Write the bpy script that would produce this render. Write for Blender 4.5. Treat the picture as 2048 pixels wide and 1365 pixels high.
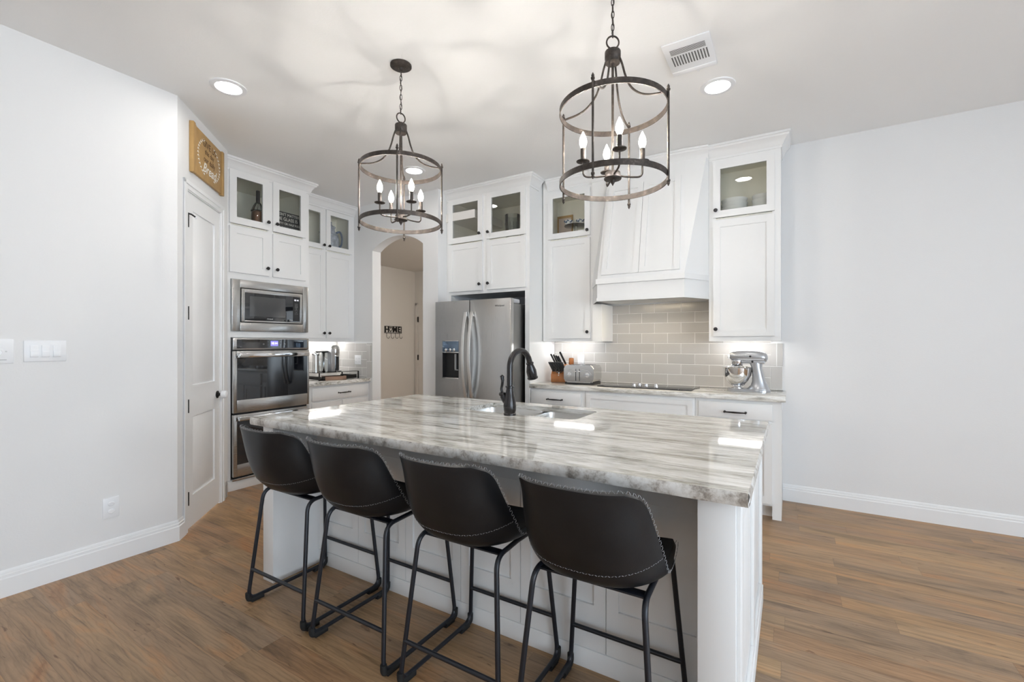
import bpy, bmesh, math, random
from mathutils import Vector, Matrix
random.seed(7)
PI = math.pi
scene = bpy.context.scene
for o in list(bpy.data.objects):
    bpy.data.objects.remove(o)
C = scene.collection

# ---------------------------------------------------------------- camera, world, light, exposure
cam_d = bpy.data.cameras.new('camera')
cam_d.lens = 16.014
cam_d.sensor_width = 36
cam_d.shift_y = 0.00186
cam_d.clip_start = 0.05
cam = bpy.data.objects.new('camera', cam_d)
C.objects.link(cam)
cam.location = (0, 0, 1.355)
cam.rotation_euler = (PI/2, 0, math.radians(31.38))
scene.camera = cam

scene.view_settings.view_transform = 'Standard'
scene.view_settings.look = 'None'
scene.view_settings.gamma = 1
scene.view_settings.use_curve_mapping = False
scene.view_settings.exposure = 0.38
scene.cycles.max_bounces = 8
scene.cycles.adaptive_threshold = 0.08
scene.cycles.diffuse_bounces = 5
scene.cycles.glossy_bounces = 4
scene.cycles.transparent_max_bounces = 12
scene.cycles.sample_clamp_indirect = 6.0
scene.cycles.use_denoising = True
scene.cycles.caustics_reflective = False
scene.cycles.caustics_refractive = False

DAY = 7.4            # daylight outside the windows
BULB = 180.0         # pendant bulbs
CAN = 37.0            # recessed ceiling lights
STRIP = 18.0         # under cabinet strips

world = bpy.data.worlds.new('daylight')
scene.world = world
world.use_nodes = True
bg = world.node_tree.nodes['Background']
bg.inputs[0].default_value = (0.74, 0.87, 1.0, 1)
bg.inputs[1].default_value = DAY

def portal(name, loc, rot, sx, sy):
    l = bpy.data.lights.new(name, 'AREA')
    l.shape = 'RECTANGLE'; l.size = sx; l.size_y = sy
    l.cycles.is_portal = True
    o = bpy.data.objects.new(name, l); C.objects.link(o)
    o.location = loc; o.rotation_euler = rot
# two tall windows in the right-hand wall, beyond the frame
WIN_BACK = []
WIN_RIGHT = [(-2.9, -0.9, 0.12, 2.45), (-0.3, 1.7, 0.12, 2.45)]
XR, YB = 4.0, -3.6
for a, b, z0, z1 in WIN_BACK:
    portal('window_daylight', ((a+b)/2, YB-.16, (z0+z1)/2), (-PI/2, 0, PI), b-a, z1-z0)
for a, b, z0, z1 in WIN_RIGHT:
    portal('window_daylight', (XR+.16, (a+b)/2, (z0+z1)/2), (PI/2, 0, PI/2), b-a, z1-z0)

# ---------------------------------------------------------------- materials
def new_mat(name):
    m = bpy.data.materials.new(name); m.use_nodes = True
    nt = m.node_tree
    return m, nt, nt.nodes['Principled BSDF']
def N(nt, t, **kw):
    n = nt.nodes.new(t)
    for k, v in kw.items():
        setattr(n, k, v)
    return n
def mat(name, col, rough=.5, metal=0, spec=.5, bump=0, bscale=200, coat=0, vary=0, vscale=6, emit=None, es=0):
    m, nt, p = new_mat(name)
    p.inputs['Base Color'].default_value = (*col, 1)
    p.inputs['Roughness'].default_value = rough
    p.inputs['Metallic'].default_value = metal
    p.inputs['Specular IOR Level'].default_value = spec
    if coat:
        p.inputs['Coat Weight'].default_value = coat
        p.inputs['Coat Roughness'].default_value = .08
    if emit:
        p.inputs['Emission Color'].default_value = (*emit, 1)
        p.inputs['Emission Strength'].default_value = es
    tc = N(nt, 'ShaderNodeTexCoord')
    if bump:
        no = N(nt, 'ShaderNodeTexNoise'); no.inputs['Scale'].default_value = bscale; no.inputs['Detail'].default_value = 3
        nt.links.new(tc.outputs['Object'], no.inputs['Vector'])
        b = N(nt, 'ShaderNodeBump'); b.inputs['Strength'].default_value = bump; b.inputs['Distance'].default_value = .004
        nt.links.new(no.outputs['Fac'], b.inputs['Height']); nt.links.new(b.outputs['Normal'], p.inputs['Normal'])
    if vary:
        no = N(nt, 'ShaderNodeTexNoise'); no.inputs['Scale'].default_value = vscale; no.inputs['Detail'].default_value = 5
        nt.links.new(tc.outputs['Object'], no.inputs['Vector'])
        mx = N(nt, 'ShaderNodeMix', data_type='RGBA')
        mx.inputs[6].default_value = (*[c*(1-vary) for c in col], 1)
        mx.inputs[7].default_value = (*[min(1, c*(1+vary)) for c in col], 1)
        nt.links.new(no.outputs['Fac'], mx.inputs[0]); nt.links.new(mx.outputs[2], p.inputs['Base Color'])
    return m

M = {}
M['wall'] = mat('wall_paint', (.80, .80, .80), .7, bump=.12, bscale=110)
M['hallpaint'] = mat('hall_paint', (.74, .72, .69), .7, bump=.1, bscale=110)
M['ceiling'] = mat('ceiling_paint', (.90, .90, .895), .8, bump=.15, bscale=90)
M['trim'] = mat('trim_paint', (.86, .865, .87), .35, bump=.01, bscale=30)
M['cab'] = mat('cabinet_paint', (.84, .84, .835), .38, bump=.02, bscale=25)
M['cabin'] = mat('cabinet_interior', (.88, .86, .77), .5, vary=.05)
M['bronze'] = mat('dark_bronze', (.022, .020, .021), .26, metal=.5, coat=.4, vary=.3, vscale=40)
M['iron'] = mat('black_iron', (.02, .018, .017), .5, metal=.3, vary=.3, vscale=60)
M['plastic'] = mat('white_plastic', (.85, .86, .88), .35, bump=.01)
M['grey_detail'] = mat('grey_plastic', (.45, .46, .48), .5, vary=.1)
M['black_plastic'] = mat('black_plastic', (.015, .015, .016), .4, bump=.02)
M['black_glass'] = mat('black_glass', (.008, .009, .012), .03, spec=.9, vary=.1)
M['dark_window'] = mat('smoked_window', (.05, .052, .055), .04, spec=.9, vary=.1)
M['frame_metal'] = mat('black_powder_coat', (.012, .014, .02), .38, metal=.2, spec=.6, bump=.02, bscale=400)
M['thread'] = mat('grey_thread', (.26, .26, .27), .7, vary=.2, vscale=300)
M['chrome'] = mat('chrome', (.85, .85, .86), .06, metal=1, vary=.03)
M['silverpaint'] = mat('silver_enamel', (.50, .51, .53), .26, metal=.6, coat=.5, vary=.04)
M['wood_orange'] = mat('warm_wood', (.36, .14, .045), .4, vary=.35, vscale=18)
M['wood_pale'] = mat('pale_wood', (.44, .27, .10), .5, vary=.25, vscale=14)
M['wood_dark'] = mat('burnt_ink', (.10, .05, .02), .6, vary=.2, vscale=60)
M['white_ink'] = mat('white_ink', (.85, .83, .78), .5, vary=.05)
M['black_board'] = mat('black_board', (.018, .018, .018), .6, vary=.2)
M['porcelain'] = mat('white_porcelain', (.82, .83, .82), .15, spec=.6, vary=.03)
M['blue_glaze'] = mat('blue_glaze', (.10, .15, .25), .2, vary=.6, vscale=30)
M['rubber'] = mat('black_rubber', (.01, .01, .01), .7, bump=.05)
M['lens_e'] = mat('lamp_lens', (1, 1, 1), .5, emit=(1, .97, .93), es=CAN, vary=.01)
M['strip_e'] = mat('strip_lens', (1, 1, 1), .5, emit=(1, .98, .96), es=STRIP, vary=.01)
M['hood_e'] = mat('hood_lens', (1, 1, 1), .5, emit=(1, .82, .56), es=34, vary=.01)
M['filament'] = mat('lit_filament', (1, 1, 1), .3, emit=(1, .94, .86), es=BULB*11, vary=.01)
M['display'] = mat('lit_display', (.05, .05, .3), .3, emit=(.25, .22, .9), es=1.0, vary=.02)
M['display_txt'] = mat('lit_digits', (1, 1, 1), .3, emit=(.85, .85, 1), es=1.6, vary=.02)
M['slot'] = mat('shadowed_slot', (.13, .13, .13), .6, vary=.1)
M['print'] = mat('grey_print', (.35, .35, .36), .5, vary=.02)
M['ice_panel'] = mat('blue_grey_panel', (.16, .22, .30), .12, metal=.6, vary=.5, vscale=9)
M['potpourri'] = mat('potpourri', (.30, .12, .05), .8, vary=.9, vscale=90)
M['pods'] = mat('foil_pods', (.55, .36, .20), .3, metal=.5, vary=.6, vscale=60)
M['tray_wire'] = mat('tray_wire', (.03, .028, .027), .4, metal=.6, vary=.2)
M['tray_brown'] = mat('brown_tray', (.30, .18, .12), .4, metal=.3, vary=.2)
M['grout_wood'] = mat('toe_shadow', (.5, .5, .5), .6, vary=.05)

def steel(name, base=.52, r=.24, axis='x', dv=.07):
    m, nt, p = new_mat(name)
    p.inputs['Metallic'].default_value = 1
    tc = N(nt, 'ShaderNodeTexCoord'); mp = N(nt, 'ShaderNodeMapping')
    mp.inputs['Scale'].default_value = (2, 2, 260) if axis == 'x' else (260, 260, 2)
    no = N(nt, 'ShaderNodeTexNoise'); no.inputs['Scale'].default_value = 3; no.inputs['Detail'].default_value = 4
    nt.links.new(tc.outputs['Object'], mp.inputs['Vector']); nt.links.new(mp.outputs[0], no.inputs['Vector'])
    r1 = N(nt, 'ShaderNodeMapRange'); r1.inputs[3].default_value = r-.05; r1.inputs[4].default_value = r+.08
    nt.links.new(no.outputs['Fac'], r1.inputs[0]); nt.links.new(r1.outputs[0], p.inputs['Roughness'])
    r2 = N(nt, 'ShaderNodeMix', data_type='RGBA')
    r2.inputs[6].default_value = (base*(1-dv), base*(.99-dv), base*(.97-dv), 1); r2.inputs[7].default_value = (base*(1+dv), base*(.99+dv), base*(.97+dv), 1)
    nt.links.new(no.outputs['Fac'], r2.inputs[0]); nt.links.new(r2.outputs[2], p.inputs['Base Color'])
    return m
M['steel'] = steel('brushed_steel')
M['steel_v'] = steel('brushed_steel_upright', .50, .28, 'z', .008)
M['handle_steel'] = steel('pale_handle_steel', .80, .30, 'z', .01)
M['toaster_steel'] = steel('glossy_steel', .72, .16, 'x', .02)
M['steel_side'] = steel('satin_side', .30, .4, 'z')
M['sink'] = steel('sink_steel', .85, .30, 'x', .02)

def pane_mat(name, tint=(.93, .95, .92), k=1.0):
    m = bpy.data.materials.new(name); m.use_nodes = True; nt = m.node_tree
    nt.nodes.remove(nt.nodes['Principled BSDF']); out = nt.nodes['Material Output']
    t = N(nt, 'ShaderNodeBsdfTransparent'); t.inputs[0].default_value = (*tint, 1)
    g = N(nt, 'ShaderNodeBsdfGlossy'); g.inputs['Roughness'].default_value = .01
    f = N(nt, 'ShaderNodeFresnel'); f.inputs[0].default_value = 1.5
    a = N(nt, 'ShaderNodeMath', operation='MULTIPLY'); a.inputs[1].default_value = k
    mx = N(nt, 'ShaderNodeMixShader')
    nt.links.new(f.outputs[0], a.inputs[0]); nt.links.new(a.outputs[0], mx.inputs[0])
    nt.links.new(t.outputs[0], mx.inputs[1]); nt.links.new(g.outputs[0], mx.inputs[2]); nt.links.new(mx.outputs[0], out.inputs[0])
    return m
M['pane'] = pane_mat('clear_glass', (.99, .995, .985), k=.65)
M['glass'] = pane_mat('glass_ware', (.9, .92, .92), 2.2)

def bulb_glass():
    m = bpy.data.materials.new('glowing_bulb_glass'); m.use_nodes = True; nt = m.node_tree
    nt.nodes.remove(nt.nodes['Principled BSDF']); out = nt.nodes['Material Output']
    t = N(nt, 'ShaderNodeBsdfTransparent'); t.inputs[0].default_value = (1, 1, 1, 1)
    e = N(nt, 'ShaderNodeEmission'); e.inputs[0].default_value = (1, .95, .87, 1); e.inputs[1].default_value = 5
    a = N(nt, 'ShaderNodeAddShader')
    nt.links.new(t.outputs[0], a.inputs[0]); nt.links.new(e.outputs[0], a.inputs[1]); nt.links.new(a.outputs[0], out.inputs[0])
    return m
M['bulb_e'] = bulb_glass()

def leather():
    m, nt, p = new_mat('black_leather')
    tc = N(nt, 'ShaderNodeTexCoord')
    n1 = N(nt, 'ShaderNodeTexNoise'); n1.inputs['Scale'].default_value = 7; n1.inputs['Detail'].default_value = 8; n1.inputs['Roughness'].default_value = .6
    nt.links.new(tc.outputs['Object'], n1.inputs['Vector'])
    cr = N(nt, 'ShaderNodeValToRGB'); e = cr.color_ramp.elements
    e[0].position = .35; e[0].color = (.0055, .006, .0075, 1); e[1].position = .75; e[1].color = (.012, .0125, .0145, 1)
    nt.links.new(n1.outputs['Fac'], cr.inputs[0]); nt.links.new(cr.outputs[0], p.inputs['Base Color'])
    p.inputs['Roughness'].default_value = .40; p.inputs['Specular IOR Level'].default_value = .38
    n2 = N(nt, 'ShaderNodeTexNoise'); n2.inputs['Scale'].default_value = 260; n2.inputs['Detail'].default_value = 2
    nt.links.new(tc.outputs['Object'], n2.inputs['Vector'])
    b = N(nt, 'ShaderNodeBump'); b.inputs['Strength'].default_value = .08; b.inputs['Distance'].default_value = .002
    nt.links.new(n2.outputs['Fac'], b.inputs['Height']); nt.links.new(b.outputs[0], p.inputs['Normal'])
    return m
M['leather'] = leather()

def rust():
    m, nt, p = new_mat('worn_iron')
    tc = N(nt, 'ShaderNodeTexCoord')
    n1 = N(nt, 'ShaderNodeTexNoise'); n1.inputs['Scale'].default_value = 34; n1.inputs['Detail'].default_value = 8; n1.inputs['Roughness'].default_value = .7
    nt.links.new(tc.outputs['Object'], n1.inputs['Vector'])
    cr = N(nt, 'ShaderNodeValToRGB'); e = cr.color_ramp.elements
    e[0].position = .4; e[0].color = (.030, .024, .020, 1); e[1].position = .72; e[1].color = (.25, .22, .195, 1)
    x = cr.color_ramp.elements.new(.6); x.color = (.07, .055, .046, 1)
    nt.links.new(n1.outputs['Fac'], cr.inputs[0]); nt.links.new(cr.outputs[0], p.inputs['Base Color'])
    p.inputs['Roughness'].default_value = .5; p.inputs['Metallic'].default_value = .35
    return m
M['rust'] = rust()

def granite(name, turn=0.0):
    m, nt, p = new_mat(name); L = nt.links.new
    tc = N(nt, 'ShaderNodeTexCoord')
    rot = N(nt, 'ShaderNodeMapping'); rot.inputs['Rotation'].default_value = (0, 0, turn)
    L(tc.outputs['Object'], rot.inputs['Vector'])
    warp = N(nt, 'ShaderNodeTexNoise'); warp.inputs['Scale'].default_value = 1.1; warp.inputs['Detail'].default_value = 3
    L(rot.outputs[0], warp.inputs['Vector'])
    sb = N(nt, 'ShaderNodeVectorMath', operation='SUBTRACT'); sb.inputs[1].default_value = (.5, .5, .5)
    L(warp.outputs['Color'], sb.inputs[0])
    sc = N(nt, 'ShaderNodeVectorMath', operation='MULTIPLY'); sc.inputs[1].default_value = (.25, .10, .10)
    L(sb.outputs[0], sc.inputs[0])
    ad = N(nt, 'ShaderNodeVectorMath', operation='ADD'); L(rot.outputs[0], ad.inputs[0]); L(sc.outputs[0], ad.inputs[1])
    def layer(scale, s, det, ro, dist, ramp):
        mp = N(nt, 'ShaderNodeMapping'); mp.inputs['Scale'].default_value = scale
        L(ad.outputs[0], mp.inputs['Vector'])
        n = N(nt, 'ShaderNodeTexNoise'); n.inputs['Scale'].default_value = s; n.inputs['Detail'].default_value = det
        n.inputs['Roughness'].default_value = ro; n.inputs['Distortion'].default_value = dist
        L(mp.outputs[0], n.inputs['Vector'])
        cr = N(nt, 'ShaderNodeValToRGB'); els = cr.color_ramp.elements
        els[0].position, els[0].color = ramp[0][0], (*ramp[0][1], 1)
        els[1].position, els[1].color = ramp[-1][0], (*ramp[-1][1], 1)
        for q, c in ramp[1:-1]:
            x = els.new(q); x.color = (*c, 1)
        L(n.outputs['Fac'], cr.inputs[0])
        return cr
    def grey(scale, sc_, det, ro, dist, lo, hi):
        return layer(scale, sc_, det, ro, dist, [(lo, (0, 0, 0)), (hi, (1, 1, 1))] if lo < hi else [(hi, (1, 1, 1)), (lo, (0, 0, 0))]).outputs[0]
    def blend(f, A, B, mode='MIX', k=None):
        w = N(nt, 'ShaderNodeMix', data_type='RGBA', blend_type=mode)
        if k is not None: w.inputs[0].default_value = k
        else: L(f, w.inputs[0])
        L(A, w.inputs[6]); L(B, w.inputs[7]); return w.outputs[2]
    light = layer((5, 46, 46), 1.5, 9, .70, .3, [(.30, (.48, .45, .40)), (.43, (.80, .78, .73)), (.54, (.92, .91, .88))]).outputs[0]
    dark = layer((6, 60, 60), 1.4, 9, .74, .3, [(.34, (.15, .14, .12)), (.48, (.36, .34, .29)), (.62, (.62, .60, .53))]).outputs[0]
    mask = grey((1.7, 9.5, 9.5), 1.5, 14, .74, .3, .55, .38)
    streak = layer((1.0, 17, 17), 1.7, 10, .66, .6, [(.37, (.24, .22, .19)), (.43, (.82, .81, .78)), (.50, (1, 1, 1))]).outputs[0]
    spots = layer((9, 22, 22), 3.0, 7, .7, .4, [(.60, (1, 1, 1)), (.70, (.14, .12, .11))]).outputs[0]
    gate = grey((1.1, 3.0, 3.0), 1.7, 3, .5, .3, .50, .62)
    base = blend(mask, light, dark)
    base = blend(None, base, streak, 'MULTIPLY', .85)
    w2 = N(nt, 'ShaderNodeMix', data_type='RGBA', blend_type='MULTIPLY')
    L(gate, w2.inputs[0]); L(base, w2.inputs[6]); L(spots, w2.inputs[7])
    L(w2.outputs[2], p.inputs['Base Color'])
    p.inputs['Roughness'].default_value = .05; p.inputs['Specular IOR Level'].default_value = .6
    return m
M['granite'] = granite('streaked_granite')
M['granite2'] = granite('streaked_granite_turned', 1.2)

def rough_granite():
    m, nt, p = new_mat('chiselled_granite_edge'); L = nt.links.new
    tc = N(nt, 'ShaderNodeTexCoord')
    n = N(nt, 'ShaderNodeTexNoise'); n.inputs['Scale'].default_value = 16; n.inputs['Detail'].default_value = 12; n.inputs['Roughness'].default_value = .74
    L(tc.outputs['Object'], n.inputs['Vector'])
    cr = N(nt, 'ShaderNodeValToRGB'); e = cr.color_ramp.elements
    e[0].position = .30; e[0].color = (.14, .13, .12, 1); e[1].position = .58; e[1].color = (.74, .72, .69, 1)
    x = e.new(.42); x.color = (.36, .32, .28, 1)
    x = e.new(.49); x.color = (.60, .57, .53, 1)
    L(n.outputs['Fac'], cr.inputs[0]); L(cr.outputs[0], p.inputs['Base Color'])
    p.inputs['Roughness'].default_value = .4
    b = N(nt, 'ShaderNodeBump'); b.inputs['Strength'].default_value = .3; b.inputs['Distance'].default_value = .004
    L(n.outputs['Fac'], b.inputs['Height']); L(b.outputs[0], p.inputs['Normal'])
    return m
M['granite_edge'] = rough_granite()

def wood_floor():
    m, nt, p = new_mat('oak_plank_floor'); L = nt.links.new
    def math_(op, a=None, b=None, va=None, vb=None):
        n = N(nt, 'ShaderNodeMath', operation=op)
        if a is not None: L(a, n.inputs[0])
        elif va is not None: n.inputs[0].default_value = va
        if b is not None: L(b, n.inputs[1])
        elif vb is not None: n.inputs[1].default_value = vb
        return n.outputs[0]
    tc = N(nt, 'ShaderNodeTexCoord'); sp = N(nt, 'ShaderNodeSeparateXYZ'); L(tc.outputs['Object'], sp.inputs[0])
    W_, LEN = .125, 1.15
    yr = math_('DIVIDE', sp.outputs[1], vb=W_); row = math_('FLOOR', yr); fy = math_('FRACT', yr)
    wn = N(nt, 'ShaderNodeTexWhiteNoise', noise_dimensions='1D'); L(row, wn.inputs['W'])
    off = math_('MULTIPLY', wn.outputs['Value'], vb=7.3)
    xr = math_('ADD', math_('DIVIDE', sp.outputs[0], vb=LEN), off); col = math_('FLOOR', xr); fx = math_('FRACT', xr)
    idv = N(nt, 'ShaderNodeCombineXYZ'); L(row, idv.inputs[0]); L(col, idv.inputs[1])
    wn2 = N(nt, 'ShaderNodeTexWhiteNoise', noise_dimensions='2D'); L(idv.outputs[0], wn2.inputs['Vector'])
    # grain, shifted for every plank
    sh = N(nt, 'ShaderNodeVectorMath', operation='SCALE'); L(wn2.outputs['Color'], sh.inputs[0]); sh.inputs['Scale'].default_value = 9
    ad = N(nt, 'ShaderNodeVectorMath', operation='ADD'); L(tc.outputs['Object'], ad.inputs[0]); L(sh.outputs[0], ad.inputs[1])
    def noise(scale, s, det, ro, dist=0):
        mp = N(nt, 'ShaderNodeMapping'); mp.inputs['Scale'].default_value = scale; L(ad.outputs[0], mp.inputs['Vector'])
        n = N(nt, 'ShaderNodeTexNoise'); n.inputs['Scale'].default_value = s; n.inputs['Detail'].default_value = det
        n.inputs['Roughness'].default_value = ro; n.inputs['Distortion'].default_value = dist; L(mp.outputs[0], n.inputs['Vector'])
        return n.outputs['Fac']
    g1 = noise((1.3, 26, 1), 2.2, 8, .62, .6)
    g2 = noise((.8, 3.4, 1), 1.9, 6, .6, .8)
    g3 = noise((2.0, 8, 1), 2.2, 4, .5, 2.0)
    def ramp(src, els):
        cr = N(nt, 'ShaderNodeValToRGB'); e = cr.color_ramp.elements
        e[0].position, e[0].color = els[0][0], (*els[0][1], 1); e[1].position, e[1].color = els[-1][0], (*els[-1][1], 1)
        for q, c in els[1:-1]:
            x = e.new(q); x.color = (*c, 1)
        L(src, cr.inputs[0]); return cr.outputs[0]
    plank = ramp(wn2.outputs['Value'], [(0, (.385, .220, .112)), (.3, (.36, .235, .140)), (.55, (.44, .265, .130)), (.8, (.33, .225, .145)), (1, (.46, .290, .148))])
    blot = ramp(g2, [(.30, (.52, .53, .53)), (.43, (.86, .86, .85)), (.55, (1, 1, 1)), (.66, (1.14, .98, .82)), (.76, (.78, .56, .42))])
    grain = ramp(g1, [(.30, (.50, .48, .46)), (.46, (.92, .92, .92)), (.65, (1.12, 1.12, 1.12))])
    knot = ramp(g3, [(.27, (.35, .25, .2)), (.34, (1, 1, 1)), (1, (1, 1, 1))])
    def mul(a, b, f=1):
        w = N(nt, 'ShaderNodeMix', data_type='RGBA', blend_type='MULTIPLY'); w.inputs[0].default_value = f
        L(a, w.inputs[6]); L(b, w.inputs[7]); return w.outputs[2]
    wv = N(nt, 'ShaderNodeTexWave', wave_type='BANDS', bands_direction='Y', wave_profile='SAW'); mpw = N(nt, 'ShaderNodeMapping')
    mpw.inputs['Scale'].default_value = (.30, 1, 1); L(ad.outputs[0], mpw.inputs['Vector']); L(mpw.outputs[0], wv.inputs['Vector'])
    wv.inputs['Scale'].default_value = 16; wv.inputs['Distortion'].default_value = 9; wv.inputs['Detail'].default_value = 2.5; wv.inputs['Detail Scale'].default_value = 1.1
    rings = ramp(wv.outputs['Fac'], [(0, (.80, .78, .76)), (.25, (1, 1, 1)), (.85, (1.04, 1.03, 1.02)), (1, (.86, .84, .82))])
    c = mul(mul(mul(mul(plank, blot, 1), grain, .9), knot, .8), rings, .8)
    # joints
    ey = math_('MINIMUM', fy, math_('SUBTRACT', None, fy, va=1)); ex = math_('MINIMUM', fx, math_('SUBTRACT', None, fx, va=1))
    jy = math_('LESS_THAN', ey, vb=.010); jx = math_('LESS_THAN', ex, vb=.0011)
    j = math_('MAXIMUM', jy, jx)
    mj = N(nt, 'ShaderNodeMix', data_type='RGBA'); L(math_('MULTIPLY', j, vb=.30), mj.inputs[0]); L(c, mj.inputs[6]); mj.inputs[7].default_value = (.07, .045, .03, 1)
    L(mj.outputs[2], p.inputs['Base Color'])
    rr = N(nt, 'ShaderNodeMapRange'); rr.inputs[3].default_value = .30; rr.inputs[4].default_value = .50; L(g1, rr.inputs[0]); L(rr.outputs[0], p.inputs['Roughness'])
    p.inputs['Specular IOR Level'].default_value = .4
    b = N(nt, 'ShaderNodeBump'); b.inputs['Strength'].default_value = .12; b.inputs['Distance'].default_value = .002
    L(math_('SUBTRACT', g1, math_('MULTIPLY', j, vb=1.5)), b.inputs['Height']); L(b.outputs[0], p.inputs['Normal'])
    return m
M['floor'] = wood_floor()

def tiles(name, ux, uz, ox, oz, tw=.25, th=.1, col=(.50, .485, .465), axis='x'):
    """subway tiles in a running bond: ux picks the horizontal axis"""
    m, nt, p = new_mat(name); L = nt.links.new
    def mt(op, a=None, b=None, va=None, vb=None):
        n = N(nt, 'ShaderNodeMath', operation=op)
        if a is not None: L(a, n.inputs[0])
        elif va is not None: n.inputs[0].default_value = va
        if b is not None: L(b, n.inputs[1])
        elif vb is not None: n.inputs[1].default_value = vb
        return n.outputs[0]
    tc = N(nt, 'ShaderNodeTexCoord'); sp = N(nt, 'ShaderNodeSeparateXYZ'); L(tc.outputs['Object'], sp.inputs[0])
    zr = mt('DIVIDE', mt('SUBTRACT', sp.outputs[2], vb=oz), vb=th); row = mt('FLOOR', zr); fz = mt('FRACT', zr)
    par = mt('MULTIPLY', mt('MODULO', mt('ADD', row, vb=100), vb=2), vb=.5)
    xr = mt('ADD', mt('DIVIDE', mt('SUBTRACT', sp.outputs[0 if axis == 'x' else 1], vb=ox), vb=tw), par)
    fx = mt('FRACT', xr); col_i = mt('FLOOR', xr)
    ez = mt('MULTIPLY', mt('MINIMUM', fz, mt('SUBTRACT', None, fz, va=1)), vb=th)
    ex = mt('MULTIPLY', mt('MINIMUM', fx, mt('SUBTRACT', None, fx, va=1)), vb=tw)
    e = mt('MINIMUM', ez, ex)
    g = mt('LESS_THAN', e, vb=.0018)
    idv = N(nt, 'ShaderNodeCombineXYZ'); L(row, idv.inputs[0]); L(col_i, idv.inputs[1])
    wn = N(nt, 'ShaderNodeTexWhiteNoise', noise_dimensions='2D'); L(idv.outputs[0], wn.inputs['Vector'])
    v = N(nt, 'ShaderNodeMix', data_type='RGBA'); L(wn.outputs['Value'], v.inputs[0])
    v.inputs[6].default_value = (*[c*.95 for c in col], 1); v.inputs[7].default_value = (*[c*1.05 for c in col], 1)
    k = N(nt, 'ShaderNodeMix', data_type='RGBA'); L(g, k.inputs[0]); L(v.outputs[2], k.inputs[6]); k.inputs[7].default_value = (.82, .81, .79, 1)
    L(k.outputs[2], p.inputs['Base Color'])
    rg = mt('ADD', mt('MULTIPLY', g, vb=.5), vb=.16); L(rg, p.inputs['Roughness'])
    h = N(nt, 'ShaderNodeMapRange'); L(e, h.inputs[0]); h.inputs[1].default_value = .001; h.inputs[2].default_value = .004
    b = N(nt, 'ShaderNodeBump'); b.inputs['Strength'].default_value = .5; b.inputs['Distance'].default_value = .002
    L(h.outputs[0], b.inputs['Height']); L(b.outputs[0], p.inputs['Normal'])
    return m
M['tile'] = tiles('grey_subway_tile', 0, 2, -1.014, .9515)
M['tile_y'] = tiles('grey_subway_tile_side', 1, 2, 3.6, .93, axis='y')
M['tile_edge'] = tiles('grey_edge_tile', 0, 2, -.142, .9515, tw=.09, th=.2)
M['tile_edge2'] = tiles('grey_edge_tile_side', 0, 2, -4.43, .93, tw=.09, th=.2)

# ---------------------------------------------------------------- mesh helpers
def box(bm, x0, x1, y0, y1, z0, z1, bev=0):
    b = bmesh.new()
    vs = [b.verts.new((x, y, z)) for x in (x0, x1) for y in (y0, y1) for z in (z0, z1)]
    for f in ((0, 1, 3, 2), (4, 6, 7, 5), (0, 4, 5, 1), (2, 3, 7, 6), (0, 2, 6, 4), (1, 5, 7, 3)):
        b.faces.new([vs[i] for i in f])
    bmesh.ops.recalc_face_normals(b, faces=b.faces)
    if bev:
        bmesh.ops.bevel(b, geom=b.edges[:], offset=bev, segments=2, affect='EDGES', profile=.5)
    merge(bm, b)
def merge(bm, b, mtx=None):
    if mtx is not None:
        bmesh.ops.transform(b, matrix=mtx, verts=b.verts)
    vm = [bm.verts.new(v.co) for v in b.verts]
    b.verts.index_update()
    for f in b.faces:
        try:
            nf = bm.faces.new([vm[v.index] for v in f.verts]); nf.smooth = f.smooth
        except ValueError:
            pass
    b.free()
def obj(name, bm, m, parent=None, smooth=False, label=None, recalc=False):
    if recalc:
        bmesh.ops.recalc_face_normals(bm, faces=bm.faces)
    me = bpy.data.meshes.new(name)
    bm.to_mesh(me); bm.free()
    if smooth:
        for p in me.polygons: p.use_smooth = True
    me.materials.append(m)
    me.set_sharp_from_angle(angle=math.radians(38))
    o = bpy.data.objects.new(name, me); C.objects.link(o)
    if parent is not None: o.parent = parent
    if label: o['label'] = label
    return o
def lathe(bm, prof, seg=24, mtx=None, cap=True):
    b = bmesh.new(); rings = []
    for r, z in prof:
        r = max(r, 1e-5)
        rings.append([b.verts.new((r*math.cos(2*PI*i/seg), r*math.sin(2*PI*i/seg), z)) for i in range(seg)])
    for a, c in zip(rings, rings[1:]):
        for i in range(seg):
            f = b.faces.new((a[i], a[(i+1) % seg], c[(i+1) % seg], c[i])); f.smooth = True
    if cap:
        b.faces.new(rings[0][::-1]); b.faces.new(rings[-1])
    bmesh.ops.recalc_face_normals(b, faces=b.faces)
    merge(bm, b, mtx)
def fillet(pts, r, n=5):
    pts = [Vector(p) for p in pts]; out = [pts[0]]
    for a, b, c in zip(pts, pts[1:], pts[2:]):
        u, v = (a-b), (c-b); rr = min(r, u.length*.49, v.length*.49)
        p0, p1 = b+u.normalized()*rr, b+v.normalized()*rr
        for i in range(n+1):
            t = i/n; out.append(p0*(1-t)**2+b*2*t*(1-t)+p1*t*t)
    out.append(pts[-1]); return out
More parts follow.
